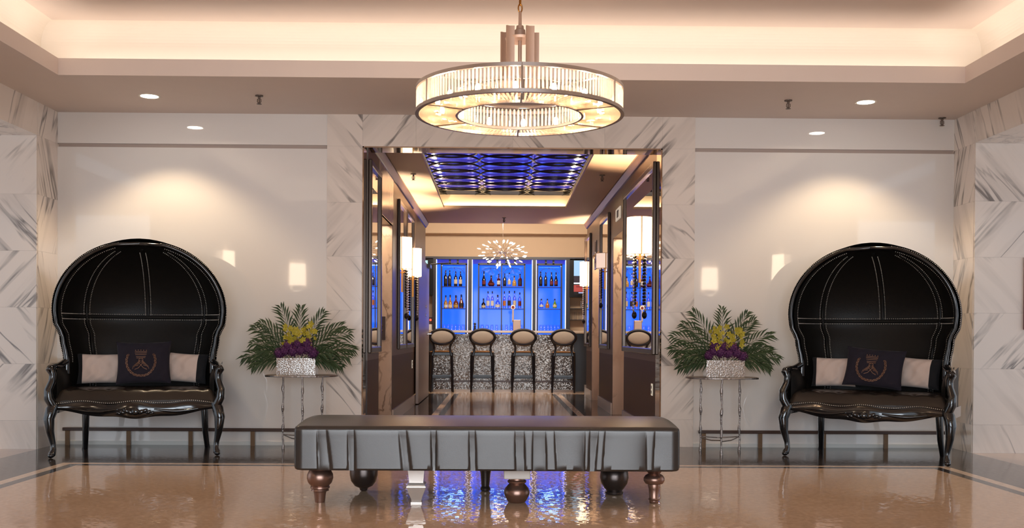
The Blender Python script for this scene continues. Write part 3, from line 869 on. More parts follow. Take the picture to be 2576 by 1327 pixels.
b.add(vs, fs); b.build('upholstered_top', M['bench'], bench, smooth=35)
def bleg(px, py, prof, m, y, sq=False, k=1.0, top=None):
    x = PZ(px, py, 0).x-bcx; yl = PZ(px, py, 0).y-(BY0+BY1)/2
    b = MB(); b.lathe(prof, c=(x, yl, 0), n=4 if sq else 26, sq=sq)
    o = b.build('leg', m, bench, smooth=35 if not sq else 20)
    if top:
        c = MB(); c.box(x-top[0], x+top[0], yl-top[0], yl+top[0], top[1], BZ0+.002); c.build('leg_block', M['legwhite'], o, bevel=.006)
T_ = BZ0+.002
bleg(805, 1262, [(.030, 0), (.032, .012), (.036, .05), (.040, .068), (.056, .074), (.052, .084), (.060, .090), (.060, .100), (.056, .104), (.074, .125), (.082, .152), (.080, .175), (.070, .196), (.062, .205), (.068, .215), (.068, T_)], M['legbronze'], 0)
bleg(1048, 1264, [(.034, 0), (.034, .010), (.030, .014), (.032, .03), (.052, .080), (.057, .100), (.060, .104), (.060, .112), (.054, .115), (.056, .120), (.050, .128), (.044, .132), (.044, .140), (.050, .20), (.054, T_)], M['legsilver'], 0, sq=True)
bleg(1300, 1262, [(.048, 0), (.055, .004), (.062, .014), (.078, .045), (.082, .065), (.074, .090), (.058, .108), (.048, .118), (.058, .126), (.060, .136), (.05, .142), (.05, .16)], M['legbronze'], 0, top=(.083, .155))
bleg(1645, 1264, [(.026, 0), (.030, .006), (.030, .016), (.036, .024), (.030, .034), (.034, .090), (.040, .112), (.038, .118), (.056, .124), (.066, .142), (.066, .158), (.054, .176), (.036, .186), (.044, .196), (.058, .206), (.060, T_)], M['legbronze'], 0)
bleg(915, 1234, [(.014, 0), (.024, .006), (.030, .022), (.060, .036), (.085, .070), (.094, .110), (.094, .150), (.088, .175), (.078, .19), (.088, .20), (.09, T_)], M['legdark'], 0)
bleg(1221, 1234, [(.022, 0), (.032, .006), (.034, .02), (.026, .034), (.028, .05), (.034, .120), (.040, .150), (.034, .156), (.040, .170), (.050, .19), (.052, T_)], M['legdark'], 0)
bleg(1545, 1242, [(.052, 0), (.060, .006), (.062, .018), (.052, .026), (.062, .036), (.088, .075), (.096, .115), (.090, .155), (.072, .182), (.062, .19), (.074, .20), (.078, T_)], M['legdark'], 0)

# ------------------------------------------------------------------ crystal ring chandelier
CZ = 6.2
CY = CAM.y+CZ; CX = PY(1307, 285, CY).x
Rr = .626; z0, z1 = 2.372, 2.535
ch = thing('ring_chandelier', 'round crystal drum chandelier with open centre hung on a chain over the bench', 'chandelier', (CX, CY, 0))
def band(name, r0, r1, za, zb, m=M['nickel']):
    MB().lathe([(r0, za), (r1, za), (r1, zb), (r0, zb), (r0, za)], n=96).build(name, m, ch, smooth=30)
band('rim_band', Rr-.018, Rr, z1-.020, z1); band('rim_band', Rr-.02, Rr+.002, z0, z0+.020)
band('inner_ring', .372, .386, z0-.004, z0+.012); band('inner_ring', .375, .386, z1-.03, z1-.015)
def prism_rod(L, w):
    """a faceted bar along +z with a bevelled top and tip"""
    b = MB(); b.lathe([(.001, 0), (w, w*.9), (w, L-w*.9), (.001, L)], n=5); return b
rod = prism_rod(z1-z0-.042, .0068)
nR = 168
def ang_vis(i, n): return 2*PI*i/n
first = None; rest = MB(); order = sorted(range(nR), key=lambda i: math.sin(ang_vis(i, nR)))
near = set(order[:100])
for i in range(nR):
    a = ang_vis(i, nR); p = Vector(((Rr-.010)*math.cos(a), (Rr-.010)*math.sin(a), z0+.021))
    if i in near:
        if first is None: o = first = rod.build('crystal_rod', M['crystal'], ch, smooth=0)
        else: o = first.copy(); COL.objects.link(o)
        o.location = p; o.rotation_euler = (0, 0, a+random.random())
    else:
        r2 = prism_rod(z1-z0-.042, .0068); r2.move(lambda v: v+p); rest.add(r2.v, r2.f)
rest.build('crystal_rods_far_side', M['crystal'], ch, smooth=0)['kind'] = 'stuff'
bar = prism_rod(.225, .0062); nB = 140; rest = MB(); first = None
order = sorted(range(nB), key=lambda i: math.sin(ang_vis(i, nB))); near = set(order[:100])
for i in range(nB):
    a = ang_vis(i, nB); p = Vector((.382*math.cos(a), .382*math.sin(a), z0+.004))
    Rm = Matrix.Rotation(a, 3, 'Z') @ Matrix.Rotation(PI/2, 3, 'Y')
    if i in near:
        if first is None: o = first = bar.build('crystal_bar', M['crystal_bar'], ch, smooth=0)
        else: o = first.copy(); COL.objects.link(o)
        o.location = p; o.rotation_euler = Rm.to_euler()
    else:
        r2 = prism_rod(.225, .0062); r2.move(lambda v: Rm @ v+p); rest.add(r2.v, r2.f)
rest.build('crystal_bars_far_side', M['crystal_bar'], ch, smooth=0)['kind'] = 'stuff'
drop = prism_rod(.115, .007); first = None
for i in range(92):
    a = 2*PI*i/92
    if first is None: o = first = drop.build('crystal_drop', M['crystal'], ch, smooth=0)
    else: o = first.copy(); COL.objects.link(o)
    o.location = (.379*math.cos(a), .379*math.sin(a), z0+.012); o.rotation_euler = (0, 0, a)
bl = MB().ball((0, 0, 0), .014, 1, 1, 2.0, 10, 8); first = None
for i in range(14):
    a = 2*PI*(i+.35)/14; p = (.495*math.cos(a), .495*math.sin(a), z0+.062)
    if first is None: o = first = bl.build('bulb', M['bulb'], ch)
    else: o = first.copy(); COL.objects.link(o)
    o.location = p
sk = MB()
for i in range(14):
    a = 2*PI*(i+.35)/14; sk.lathe([(.012, z0+.018), (.012, z0+.04)], c=(.495*math.cos(a), .495*math.sin(a), 0), n=8)
sk.build('lamp_holder', M['nickel'], ch)
sp = MB()
for i in range(4):
    a = PI/4+PI/2*i
    sp.tube([(.04*math.cos(a), .04*math.sin(a), z1-.03), ((Rr-.015)*math.cos(a), (Rr-.015)*math.sin(a), z1-.03)], .006, 6)
for i in range(6):
    a = PI/6+PI/3*i; sp.tube([((Rr-.006)*math.cos(a), (Rr-.006)*math.sin(a), z0), ((Rr-.006)*math.cos(a), (Rr-.006)*math.sin(a), z1)], .007, 6)
    sp.tube([(.38*math.cos(a), .38*math.sin(a), z0), ((Rr-.01)*math.cos(a), (Rr-.01)*math.sin(a), z0)], .006, 6)
sp.build('frame_spoke', M['nickel'], ch)
ZT = 2.895
for x0, x1, y, za in ((.033, .085, -.075, ZT), (-.085, -.033, -.075, ZT), (.070, .118, .06, ZT), (-.118, -.070, .06, ZT)):
    MB().prism([(x0, y-.005), (x0+.02, y+.008), (x1, y+.008), (x1, y-.001), (x0+.022, y-.001), (x0+.006, y-.012)], z1-.035, za, 'XY').build('support_blade', M['antique'], ch)
MB().lathe([(.012, z1-.045), (.012, ZT+.005)], n=12).build('centre_rod', M['antique'], ch)
MB().lathe([(.0, ZT-.07), (.085, ZT-.07), (.09, ZT-.055), (.035, ZT-.045), (.032, ZT-.005), (.024, ZT), (.022, ZT+.02), (.010, ZT+.024), (.009, ZT+.10), (.004, ZT+.11)], n=24).build('hub', M['antique'], ch)
zc_ = ZT+.105; k = 0
while zc_ < 3.56:
    b = MB(); q = [(0.012*math.cos(a), 0, .026*math.sin(a)) for a in [2*PI*i/12 for i in range(12)]]
    b.tube(q, .0042, 6, closed=True); o = b.build('chain_link', M['chain'], ch); o.location = (0, 0, zc_+.022); o.rotation_euler = (0, 0, PI/2*(k % 2)+.3)
    zc_ += .042; k += 1
MB().lathe([(0, 3.56), (.05, 3.565), (.065, 3.60)], n=24).build('ceiling_canopy', M['antique'], ch)

# ------------------------------------------------------------------ corridor shell
def zwall(px, X, side): return None
def yL(px): return PX(px, 800, CL).y
def yR(px): return PX(px, 800, CR).y
def corridor_wall(X, sgn, recesses, nm):
    """wall along y from WT to CE with door recesses (y0,y1)"""
    b = MB(); T = .10; D_ = .32
    segs = []; y = WT
    for r0, r1 in recesses: segs.append((y, r0)); y = r1
    segs.append((y, CE))
    def bx(d0, d1, y0, y1, za, zb, mi):
        a0, a1 = X+sgn*d0, X+sgn*d1
        b.box(min(a0, a1), max(a0, a1), y0, y1, za, zb, mi)
    for y0, y1 in segs:
        bx(0, D_+.05, y0, y1, .80, CH+.02, 0); bx(0, D_+.05, y0, y1, .0, .80, 1)
    for r0, r1 in recesses:
        bx(0, D_+.05, r0, r1, 2.36, CH+.02, 0)
        bx(D_, D_+.05, r0, r1, 0, 2.36, 2)
        bx(.012, D_, r1-.006, r1+.02, 0, 2.36, 2) if False else None
    o = b.build('wall_'+nm, [M['taupe'], M['choc'], M['mD']], smooth=0)
    struct(o, 'taupe panelled %s wall of the bar passage with dark wainscot' % nm.split('_')[-1], 'wall')
    # marble jambs
    b = MB()
    if sgn < 0:
        for r0, r1 in recesses: b.box(X-.02, X+.006, r0, r1, 2.36, CH-.09)
    for r0, r1 in recesses:
        a0, a1 = X+sgn*.004, X+sgn*D_
        b.box(min(a0, a1), max(a0, a1), r1-.02, r1+.0, 0, 2.36)
        b.box(min(a0, a1), max(a0, a1), r0, r0+.02, 0, 2.36)
    return b, segs
recL = [(yL(953), yL(987))]
recR = [(yR(1570), yR(1541)), (yR(1508), yR(1489))]
recL = [(min(a, c), max(a, c)) for a, c in recL]; recR = [(min(a, c), max(a, c)) for a, c in recR]
jb, segL = corridor_wall(CL, -1, recL, 'passage_left')
struct(jb.build('trim_2', M['mD'], smooth=0), 'marble jambs of the recess in the left passage wall', 'trim')
jb, segR = corridor_wall(CR, 1, recR, 'passage_right')
struct(jb.build('trim_3', M['mD'], smooth=0), 'marble jambs of the recesses in the right passage wall', 'trim')
b = MB()
for y0, y1 in segL: b.box(CL, CL+.02, y0, y1, 0, .15)
struct(b.build('baseboard_passage_left', M['base_marble'], smooth=0), 'pale marble skirting along the left passage wall', 'baseboard')
b = MB()
for y0, y1 in segR: b.box(CR-.02, CR, y0, y1, 0, .15)
b.box(CR-.03, CR+.37, CE, CE+.03, 0, .2)
struct(b.build('baseboard_passage_right', M['base_marble'], smooth=0), 'pale marble skirting along the right passage wall', 'baseboard')
for (X, sgn, recs) in ((CL, -1, recL), (CR, 1, recR)):
    for r0, r1 in recs: area('assumed_recess_lamp', (X+sgn*.14, (r0+r1)/2, 2.355), .16, r1-r0-.2, 7, (1, .76, .52))  # unseen lamp assumed in each recess soffit, added to brighten the jambs
# crown
for X, sgn, k in ((CL, 1, 4), (CR, -1, 5)):
    b = MB(); b.prism([(X, CH-.09), (X+sgn*.018, CH-.085), (X+sgn*.055, CH-.02), (X+sgn*.055, CH), (X, CH)], WT, CE, 'XZ')
    struct(b.build('trim_%d' % k, M['taupe'], smooth=0), 'taupe crown moulding along the %s side of the passage ceiling' % ('left' if sgn > 0 else 'right'), 'trim')
# corridor ceiling with coffer
QX0, QX1 = PZ(1117, 523, CH).x, PZ(1423, 523, CH).x
QY1 = PZ(1270, 523, CH).y; QY0 = .55; QZ = 3.22
b = MB()
xs0, xs1 = CL-.4, CR+.4
for (x0, x1, y0, y1) in ((xs0, QX0, WT, CE), (QX1, xs1, WT, CE), (QX0, QX1, WT, QY0), (QX0, QX1, QY1, CE)):
    b.add([(x0, y0, CH), (x1, y0, CH), (x1, y1, CH), (x0, y1, CH)], [(0, 1, 2, 3)], 0)
prof = [(0, CH), (0, CH+.035), (.012, CH+.035), (.012, CH+.01), (.075, CH+.01), (.075, QZ)]
loops = [[(QX0-o, QY0-o, z), (QX1+o, QY0-o, z), (QX1+o, QY1+o, z), (QX0-o, QY1+o, z)] for o, z in prof]
for k in range(len(loops)-1):
    for i in range(4):
        j = (i+1) % 4; b.add([loops[k][i], loops[k][j], loops[k+1][j], loops[k+1][i]], [(0, 1, 2, 3)], 1)
b.box(xs0, xs1, CE-.001, CE+.05, CH, 3.7)
b.box(xs0, xs1, WT, CE, QZ+.08, QZ+.1)
struct(b.build('ceiling_passage', [M['corr_ceil'], M['cream']], smooth=0), 'warm passage ceiling with a lit rectangular coffer', 'ceiling')
for nm, loc, sx, sy in (('coffer_light_rear', ((QX0+QX1)/2, QY1+.04, CH+.018), QX1-QX0, .03), ('coffer_light_left', (QX0-.04, (QY0+QY1)/2, CH+.018), .03, QY1-QY0), ('coffer_light_right', (QX1+.04, (QY0+QY1)/2, CH+.018), .03, QY1-QY0)):
    area(nm, loc, sx, sy, 7, (1, .88, .62), (PI, 0, 0))
# mirrored lattice panel in the coffer; blue niche reflection painted in as emission
m, nt, bs = newmat('mirror_painted_blue_glow'); bs.inputs['Base Color'].default_value = (.45, .48, .6, 1); bs.inputs['Metallic'].default_value = .9; bs.inputs['Roughness'].default_value = .1
bs.inputs['Emission Color'].default_value = (.06, .05, .68, 1); bs.inputs['Emission Strength'].default_value = .38
M['bluemirror'] = m
pn = thing('lattice_ceiling_panel', 'mirrored ceiling panel with painted-in blue reflection and overlapping dark rings above the passage', 'ceiling panel', ((QX0+QX1)/2, (QY0+QY1)/2, QZ))
wx, wy = (QX1-QX0)/2+.075, (QY1-QY0)/2+.075
nrow = 10; cw = 2*wx/3; rp = 2*wy/nrow
MB().box(-wx, wx, -wy, wy-rp*.9, .02, .03).build('painted_glow_mirror', M['bluemirror'], pn, smooth=0)
MB().box(-wx, wx, wy-rp*.9, wy, .02, .03).build('mirror_strip', M['mirror'], pn, smooth=0)
for sx in (-1, 1): MB().box(sx*cw/2-.018, sx*cw/2+.018, -wy, wy, -.005, .02).build('divider', M['glass'], pn, smooth=0)
MB().box(-wx, wx, wy-.02, wy, -.01, .02).box(-wx, wx, -wy, -wy+.02, -.01, .02).box(-wx, -wx+.02, -wy, wy, -.01, .02).box(wx-.02, wx, -wy, wy, -.01, .02).build('panel_frame', M['frame'], pn, smooth=0)
ring = MB().tube([(cw*.49*math.cos(a), rp*.66*math.sin(a), .0) for a in [2*PI*i/40 for i in range(40)]], .013, 6, closed=True)
first = None
for i in range(3):
    for j in range(nrow):
        if first is None: o = first = ring.build('ring', M['ironbead'], pn)
        else: o = first.copy(); COL.objects.link(o)
        o.location = ((i-1)*cw, -wy+rp*(j+.5), 0)

# mirrors ------------------------------------------------------------
def wall_mirror(X, sgn, y0, y1, za, zb, label):
    """sgn: direction the mirror faces (+1 = towards +x)"""
    fw = min(.06, (y1-y0)*.18)
    t = thing('wall_mirror', label, 'mirror', (X, (y0+y1)/2, (za+zb)/2), 0, 'bronze framed passage mirrors')
    hy, hz = (y1-y0)/2, (zb-za)/2
    def bx(b, d0, d1, *r):
        a0, a1 = sgn*d0, sgn*d1; b.box(min(a0, a1), max(a0, a1), *r)
    b = MB(); bx(b, .002, .012, -hy+fw*.5, hy-fw*.5, -hz+fw*.5, hz-fw*.5); b.build('mirror_glass', M['mirror'], t, smooth=0)
    b = MB()
    bx(b, 0, .035, -hy, -hy+fw, -hz, hz); bx(b, 0, .035, hy-fw, hy, -hz, hz); bx(b, 0, .035, -hy+fw, hy-fw, -hz, -hz+fw); bx(b, 0, .035, -hy+fw, hy-fw, hz-fw, hz)
    b.build('mirror_frame', M['frame'], t, smooth=0, bevel=.008)
e = .03
wall_mirror(CL, 1, segL[0][0]+.02, segL[0][1]-.02, .87, 2.76, 'tall bronze framed mirror nearest the opening on the left passage wall')
wall_mirror(CL, 1, yL(999), yL(1017), .87, 2.76, 'bronze framed mirror behind the nearer left passage sconce')
wall_mirror(CL, 1, yL(1018), yL(1037), .87, 2.76, 'bronze framed mirror behind the farther left passage sconce')
wall_mirror(CR, -1, segR[0][0]+.02, segR[0][1]-.04, .87, 2.76, 'tall bronze framed mirror behind the big right passage sconce')
wall_mirror(CR, -1, yR(1534), yR(1512), .87, 2.76, 'bronze framed mirror behind the short pink passage sconce')
wall_mirror(CR, -1, yR(1487), yR(1474), .87, 2.76, 'bronze framed mirror at the far end of the right passage wall')

# passage sconces ----------------------------------------------------
def bead_sconce(X, sgn, y, za, zb, label, m, r=.125, tail=.58, shortshade=False):
    t = thing('passage_sconce', label, 'wall lamp', (X+sgn*.012, y, za), 0, 'half round passage sconces')
    H = zb-za; a0 = -PI/2 if sgn > 0 else PI/2
    b = MB(); b.lathe([(r, 0), (r, H)], n=24, a0=a0, a1=a0+PI); b.build('lamp_shade', m, t)
    b = MB()
    for zz in (0, H): b.tube([(r*1.005*math.cos(a0+PI*i/20), r*1.005*math.sin(a0+PI*i/20), zz) for i in range(21)], .003, 5)
    for yy in (-1, 1): b.tube([(sgn*.004, yy*r, 0), (sgn*.004, yy*r, H)], .004, 5)
    b.build('shade_rim', M['chain'], t)
    b = MB(); b.box(min(0, sgn*.012), max(0, sgn*.012), -.03, .03, -.30, .05); b.tube([(sgn*.01, 0, -.05), (sgn*.05, 0, -.03), (sgn*.05, 0, .08)], .008, 8)
    b.build('wall_bracket', M['chain'], t)
    if not shortshade: MB().ball((sgn*.05, 0, .13), .022, 1, 1, 1.5, 8, 6).build('bulb', M['shade'], t)
    for k, yy in enumerate((-.045, 0, .045)):
        b = MB(); L = tail*(1 if k == 1 else .9); n = int(L/.036)
        for i in range(n): b.ball((sgn*(.05+.015*(k == 1)), yy, -.02-i*.036), .0125, 1, 1, 1.4, 8, 6)
        b.build('bead_strand', M['ironbead'] if k != 1 else M['chrome'], t)
    MB().ball((sgn*.055, 0, -tail-.03), .028, 1, 1, 1.5, 8, 6).build('pendant_drop', M['ironbead'], t)
bead_sconce(CR, -1, yR(1611), 1.93, 2.335, 'largest lit half round sconce, on the right passage mirror nearest the lobby', M['shade'], .14, .62)
bead_sconce(CL, 1, yL(1009), 1.91, 2.325, 'lit half round sconce on the left passage wall, nearer of the two', M['shade'])
bead_sconce(CL, 1, yL(1036.5), 1.91, 2.325, 'lit half round sconce on the left passage wall beside the open door', M['shade'])
bead_sconce(CR, -1, yR(1478), 1.91, 2.325, 'lit half round sconce at the far end of the right passage wall', M['shade'])
bead_sconce(CR, -1, yR(1523), 2.02, 2.235, 'short dim pink sconce in the middle of the right passage wall', M['dimshade'], .125, .5, True)
for (X, sgn, yy) in ((CR, -1, yR(1611)), (CL, 1, yL(1009)), (CL, 1, yL(1036.5)), (CR, -1, yR(1478))):
    point('sconce_lamp', (X+sgn*.065, yy, 2.24), 105, (1, .69, .42), .02)

# signs, plates and the door at the end of the left wall ---------------
def wallbox(b, X, sgn, d0, d1, y0, y1, za, zb, mi=0):
    a0, a1 = X+sgn*d0, X+sgn*d1; b.box(min(a0, a1), max(a0, a1), y0, y1, za, zb, mi)
y0, y1 = sorted((yR(1560), yR(1549)))
t = thing('restroom_sign', 'small white illuminated sign above the recess on the right passage wall', 'sign', (CR, (y0+y1)/2, 2.62))
MB().box(-.012, 0, -(y1-y0)/2, (y1-y0)/2, -.075, .075).build('sign_face', M['signwhite'], t, smooth=0)
b = MB(); b.box(-.016, -.012, -.09, -.06, -.045, .045); b.box(-.016, -.012, .04, .07, -.045, .045); b.box(-.016, -.012, -.09, .07, .03, .045); b.box(-.016, -.012, -.01, .02, -.045, .03)
b.build('pictogram', M['ink'], t, smooth=0)
yc = yR(1499)
t = thing('figure_sign', 'pale restroom figure sign high on the right passage wall', 'sign', (CR, yc, 2.44))
b = MB(); b.box(-.01, 0, -.10, .10, -.09, .11); b.build('sign_plate', M['taupe'], t, smooth=0)
b = MB()
b.tube([(-.014, -.06, -.07), (-.014, -.06, .09), (-.014, .06, .09), (-.014, .06, -.07), (-.014, -.06, -.07)], .006, 5)
b.ball((-.014, 0, .06), .018, .4, 1, 1, 8, 6); b.tube([(-.014, 0, .04), (-.014, 0, -.05)], .014, 6); b.build('pictogram', M['counter'], t, smooth=0)
t = thing('arrow_sign', 'diamond plate sign with crossed pale lines under the figure sign', 'sign', (CR, yc, 2.20))
b = MB(); b.prism([(-.26, .05), (.0, .14), (.26, .05), (.2, -.10), (-.2, -.10)], -.008, 0, 'YZ'); b.build('sign_plate', M['choc'], t, smooth=0)
b = MB(); b.tube([(-.012, -.2, .07), (-.012, .02, -.0), (-.012, .2, .09)], .008, 5); b.tube([(-.012, .02, 0), (-.012, -.2, -.09), (-.012, .2, -.08)], .008, 5); b.build('pictogram', M['counter'], t, smooth=0)
# lift call plate
b = MB(); jx = recL[0][1]-.02
t = thing('call_plate', 'dark bronze call plate on the marble jamb of the left recess', 'wall plate', (CL-.10, jx, 1.13))
MB().box(-.055, .02, -.014, 0, -.14, .14).build('plate', M['choc'], t, smooth=0)
MB().ball((-.018, -.015, .03), .012, nu=8, nv=6).ball((-.018, -.015, -.03), .012, nu=8, nv=6).build('call_button', M['brass'], t)
for X, sgn, yy, zz, lab in ((CR, -1, yR(1642), .52, 'pale outlet plate low on the right passage wainscot'), (CL, 1, yL(1037), .62, 'pale outlet plate low on the left passage wainscot')):
    t = thing('outlet_plate', lab, 'outlet', (X, yy, zz))
    b = MB(); b.box(min(0, sgn*.008), max(0, sgn*.008), -.04, .04, -.06, .06); b.build('plate', M['signwhite'], t, smooth=0, bevel=.003)
    b = MB(); b.box(min(sgn*.008, sgn*.01), max(sgn*.008, sgn*.01), -.015, .015, .01, .04); b.box(min(sgn*.008, sgn*.01), max(sgn*.008, sgn*.01), -.015, .015, -.04, -.01); b.build('socket', M['ink'], t, smooth=0)
dy0, dy1 = yL(1042), CE-.02
t = bpy.data.objects.new('door_1', None); COL.objects.link(t); t.location = (CL, (dy0+dy1)/2, 0)
struct(t, 'grey door standing open at the end of the left passage wall', 'door')
hd = (dy1-dy0)/2
MB().box(.025, .07, -hd, hd, .01, 2.25).build('door_leaf', M['door'], t, smooth=0, bevel=.004)
MB().tube([(.07, hd-.45, 1.07), (.125, hd-.45, 1.07), (.125, hd-.20, 1.07)], .012, 8).lathe([(.0, 0), (.03, 0), (.03, .01)], c=(.07, hd-.45, 1.07), n=12, mat3=Matrix.Rotation(PI/2, 3, 'Y')).build('door_handle', M['chrome'], t)
MB().lathe([(.0, 0), (.025, 0), (.025, .012), (0, .012)], c=(.07, hd-.8, 1.52), n=12, mat3=Matrix.Rotation(PI/2, 3, 'Y')).lathe([(.0, 0), (.025, 0), (.025, .012), (0, .012)], c=(.07, hd-.8, 1.38), n=12, mat3=Matrix.Rotation(PI/2, 3, 'Y')).build('lock_cylinder', M['chrome'], t)
MB().box(.07, .12, hd-.5, hd-.1, 2.19, 2.25).tube([(.10, hd-.2, 2.26), (.25, hd+.02, 2.29), (.40, hd+.04, 2.30)], .010, 6).tube([(.10, hd-.1, 2.275), (.40, hd+.04, 2.305)], .008, 6).build('closer_arm', M['darkbar'], t)
MB().box(.03, .06, hd-.005, hd+.03, 0, .2).build('kick_guard', M['base_marble'], t, smooth=0)
# dark red panel at the far right edge of the marble
t = thing('red_panel', 'dark red panel on the marble at the extreme right edge', 'panel', (PY(2592, 735, YP-.02).x, YP-.02, 1.45))
MB().box(-.065, .20, -.03, 0, -.32, .34).build('panel_body', M['red'], t, smooth=0, bevel=.004)
MB().box(-.065, .20, -.034, -.03, -.32, -.18).build('panel_base', M['black'], t, smooth=0)

# ------------------------------------------------------------------ bar room shell
b = MB()
b.box(-4.2, 4.4, YB, YB+.2, 0, 3.7, 0)
struct(b.build('wall_bar_rear', [M['cream']], smooth=0), 'cream rear wall of the bar above the blue niches', 'wall')
b = MB(); b.box(-4.3, -4.2, CE, YB+.2, 0, 3.7); b.box(4.4, 4.5, CE, YB+.2, 0, 3.7)
b.box(-4.2, CL-.37, CE-.1, CE, 0, 3.7); b.box(CR+.37, 4.4, CE-.1, CE, 0, 3.7)
struct(b.build('wall_bar_sides', M['cream'], smooth=0), 'cream side walls of the bar room', 'wall')
b = MB(); b.add([(-4.3, CE, 3.62), (4.5, CE, 3.62), (4.5, YB+.2, 3.62), (-4.3, YB+.2, 3.62)], [(0, 1, 2, 3)])
b.box(-4.2, 4.4, 11.40, 11.76, 3.15, 3.62)
struct(b.build('ceiling_bar', M['cream'], smooth=0), 'cream bar ceiling with a dropped fascia over the back bar', 'ceiling')
b = MB(); YN = 11.76    # front of the back-bar joinery
zT = PY(1270, 646, YN).z
b.box(-4.2, 4.4, YN-.03, YB, zT, 3.15, 0); b.box(-4.2, 4.4, YN-.05, YB, zT-.055, zT, 1)
struct(b.build('trim_6', [M['cream'], M['barframe']], smooth=0), 'cream header with dark edge over the blue niches', 'trim')
area('bar_fill_light', (.13, 8.45, 3.5), 3.5, .5, 112, (1, .86, .72), (math.radians(40), 0, 0))  # added fill, hidden behind the passage end, brightens stool backs and bar front
# dark posts and side bays behind the bar
def bx_px(b, pa, pb, ya, yb, Y0_, Y1_, mi=0):
    p, q = PY(pa, ya, Y0_), PY(pb, yb, Y0_)
    b.box(min(p.x, q.x), max(p.x, q.x), Y0_, Y1_, min(p.z, q.z), max(p.z, q.z), mi)
b = MB()
for pa, pb in ((1088, 1097), (1178, 1187), (1340, 1348), (1424, 1434)): 
    p, q = PY(pa, 700, YN-.02), PY(pb, 700, YN-.02); b.box(p.x, q.x, YN-.04, YB, 0, zT)
struct(b.build('trim_7', M['barframe'], smooth=0), 'dark upright posts between the blue bar niches', 'trim')
# niches
def niche(pa, pb, fa, fb, label, mull):
    x0, x1 = PY(pa, 700, YN).x, PY(pb, 700, YN).x; cx = (x0+x1)/2
    t = thing('display_niche', label, 'display niche', (cx, YN, 0), 0, 'blue lit bar niches')
    h = (x1-x0)/2; zb = .981; zf = PY(1270, 664, YN+.1).z; DB = .42
    MB().box(-h, h, DB-.02, DB, zb, zT-.056).build('back_panel', M['blue'], t, smooth=0)
    b = MB(); b.box(-h, -h+.01, .0, DB-.02, zb, zT-.056); b.box(h-.01, h, .0, DB-.02, zb, zT-.056); b.build('side_panel', M['blue'], t, smooth=0)
    for s_ in (-1, 1): MB().box(s_*(h-.008)-.008, s_*(h-.008)+.008, -.012, .004, zb, zT-.06).build('light_strip', M['led'], t, smooth=0)
    f0, f1 = PY(fa, 700, YN+.1).x-cx, PY(fb, 700, YN+.1).x-cx
    MB().box(-h+.02, h-.02, .12, .13, zf, zT-.058).build('header_glass', M['blueheader'], t, smooth=0)
    b = MB(); w = .03
    b.box(f0-w, f0, .08, .32, zb, zf); b.box(f1, f1+w, .08, .32, zb, zf); b.box(f0-w, f1+w, .08, .32, zf-.02, zf+.02)
    n = 4 if mull else 2
    for k in range(1, n+1):
        xk = f0+(f1-f0)*k/(n+1); b.box(xk-.02, xk+.02, .08, .12, zf, zT-.058)
    if mull: b.box(-.012+(f0+f1)/2, .012+(f0+f1)/2, .08, .12, zb, zf)
    b.build('niche_frame', M['barframe'], t, smooth=0)
    for py in (720.5, 775.5):
        z = PY(1270, py, YN+.1).z; MB().box(f0, f1, .08, .32, z-.012, z).build('shelf', M['barframe'], t, smooth=0)
    b = MB(); spans = [(f0, f1)] if not mull else [(f0, (f0+f1)/2), ((f0+f1)/2, f1)]
    for a, c in spans:
        m_ = (a+c)/2; r = (c-a)*.42
        b.tube([(m_+r*math.cos(q), .39, zf-.06-r*.62+r*.62*math.sin(q)) for q in [PI*i/20 for i in range(21)]], .006, 5)
        for s_ in (-1, 1): b.tube([(m_, .39, zf-.06), (m_+s_*r*.12, .39, zf-.06-r*.35), (m_+s_*r*.28, .39, zf-.06-r*.62)], .005, 5)
    b.build('arch_tracery', M['barframe'], t, smooth=40)
    l = area('niche_lamp', (cx, YN+.2, zf-.03), (x1-x0)*.7, .06, 5, (.25, .5, 1))
    return cx
niche(1097, 1178, 1112, 1171, 'narrow blue lit bottle niche left of the middle one', False)
niche(1187, 1340, 1206, 1318, 'wide blue lit bottle niche in the middle of the back bar', True)
niche(1348, 1424, 1354, 1411, 'narrow blue lit bottle niche right of the middle one', False)

# bottles --------------------------------------------------------------
def glassy(name, col, rough=.06): return mat(name, col, rough, spec=.7)
BM = {'wine': glassy('wine_bottle_glass', (.012, .008, .010, 1)), 'amber': glassy('amber_spirit', srgb(120, 58, 24)), 'clear': clear('clear_spirit', (.75, .85, 1, 1), .6, .2, .04, (.6, .75, 1, 1)),
      'cognac': glassy('cognac', srgb(70, 18, 14)), 'lightamber': glassy('pale_amber_spirit', srgb(196, 140, 60)), 'green': glassy('green_spirit', srgb(120, 160, 40)), 'rose': glassy('dark_red_spirit', srgb(80, 16, 30))}
LM = {'cream': mat('cream_label', srgb(226, 206, 170), .6), 'gold': mat('gold_label', srgb(190, 150, 70), .5), 'white': mat('white_label', srgb(230, 226, 220), .6), 'red': mat('red_label', srgb(120, 40, 30), .6), 'dark': mat('dark_label', srgb(48, 36, 34), .6), 'orange': mat('orange_label', srgb(206, 120, 40), .6)}
capm = mat('bottle_cap', (.02, .016, .018, 1), .3)
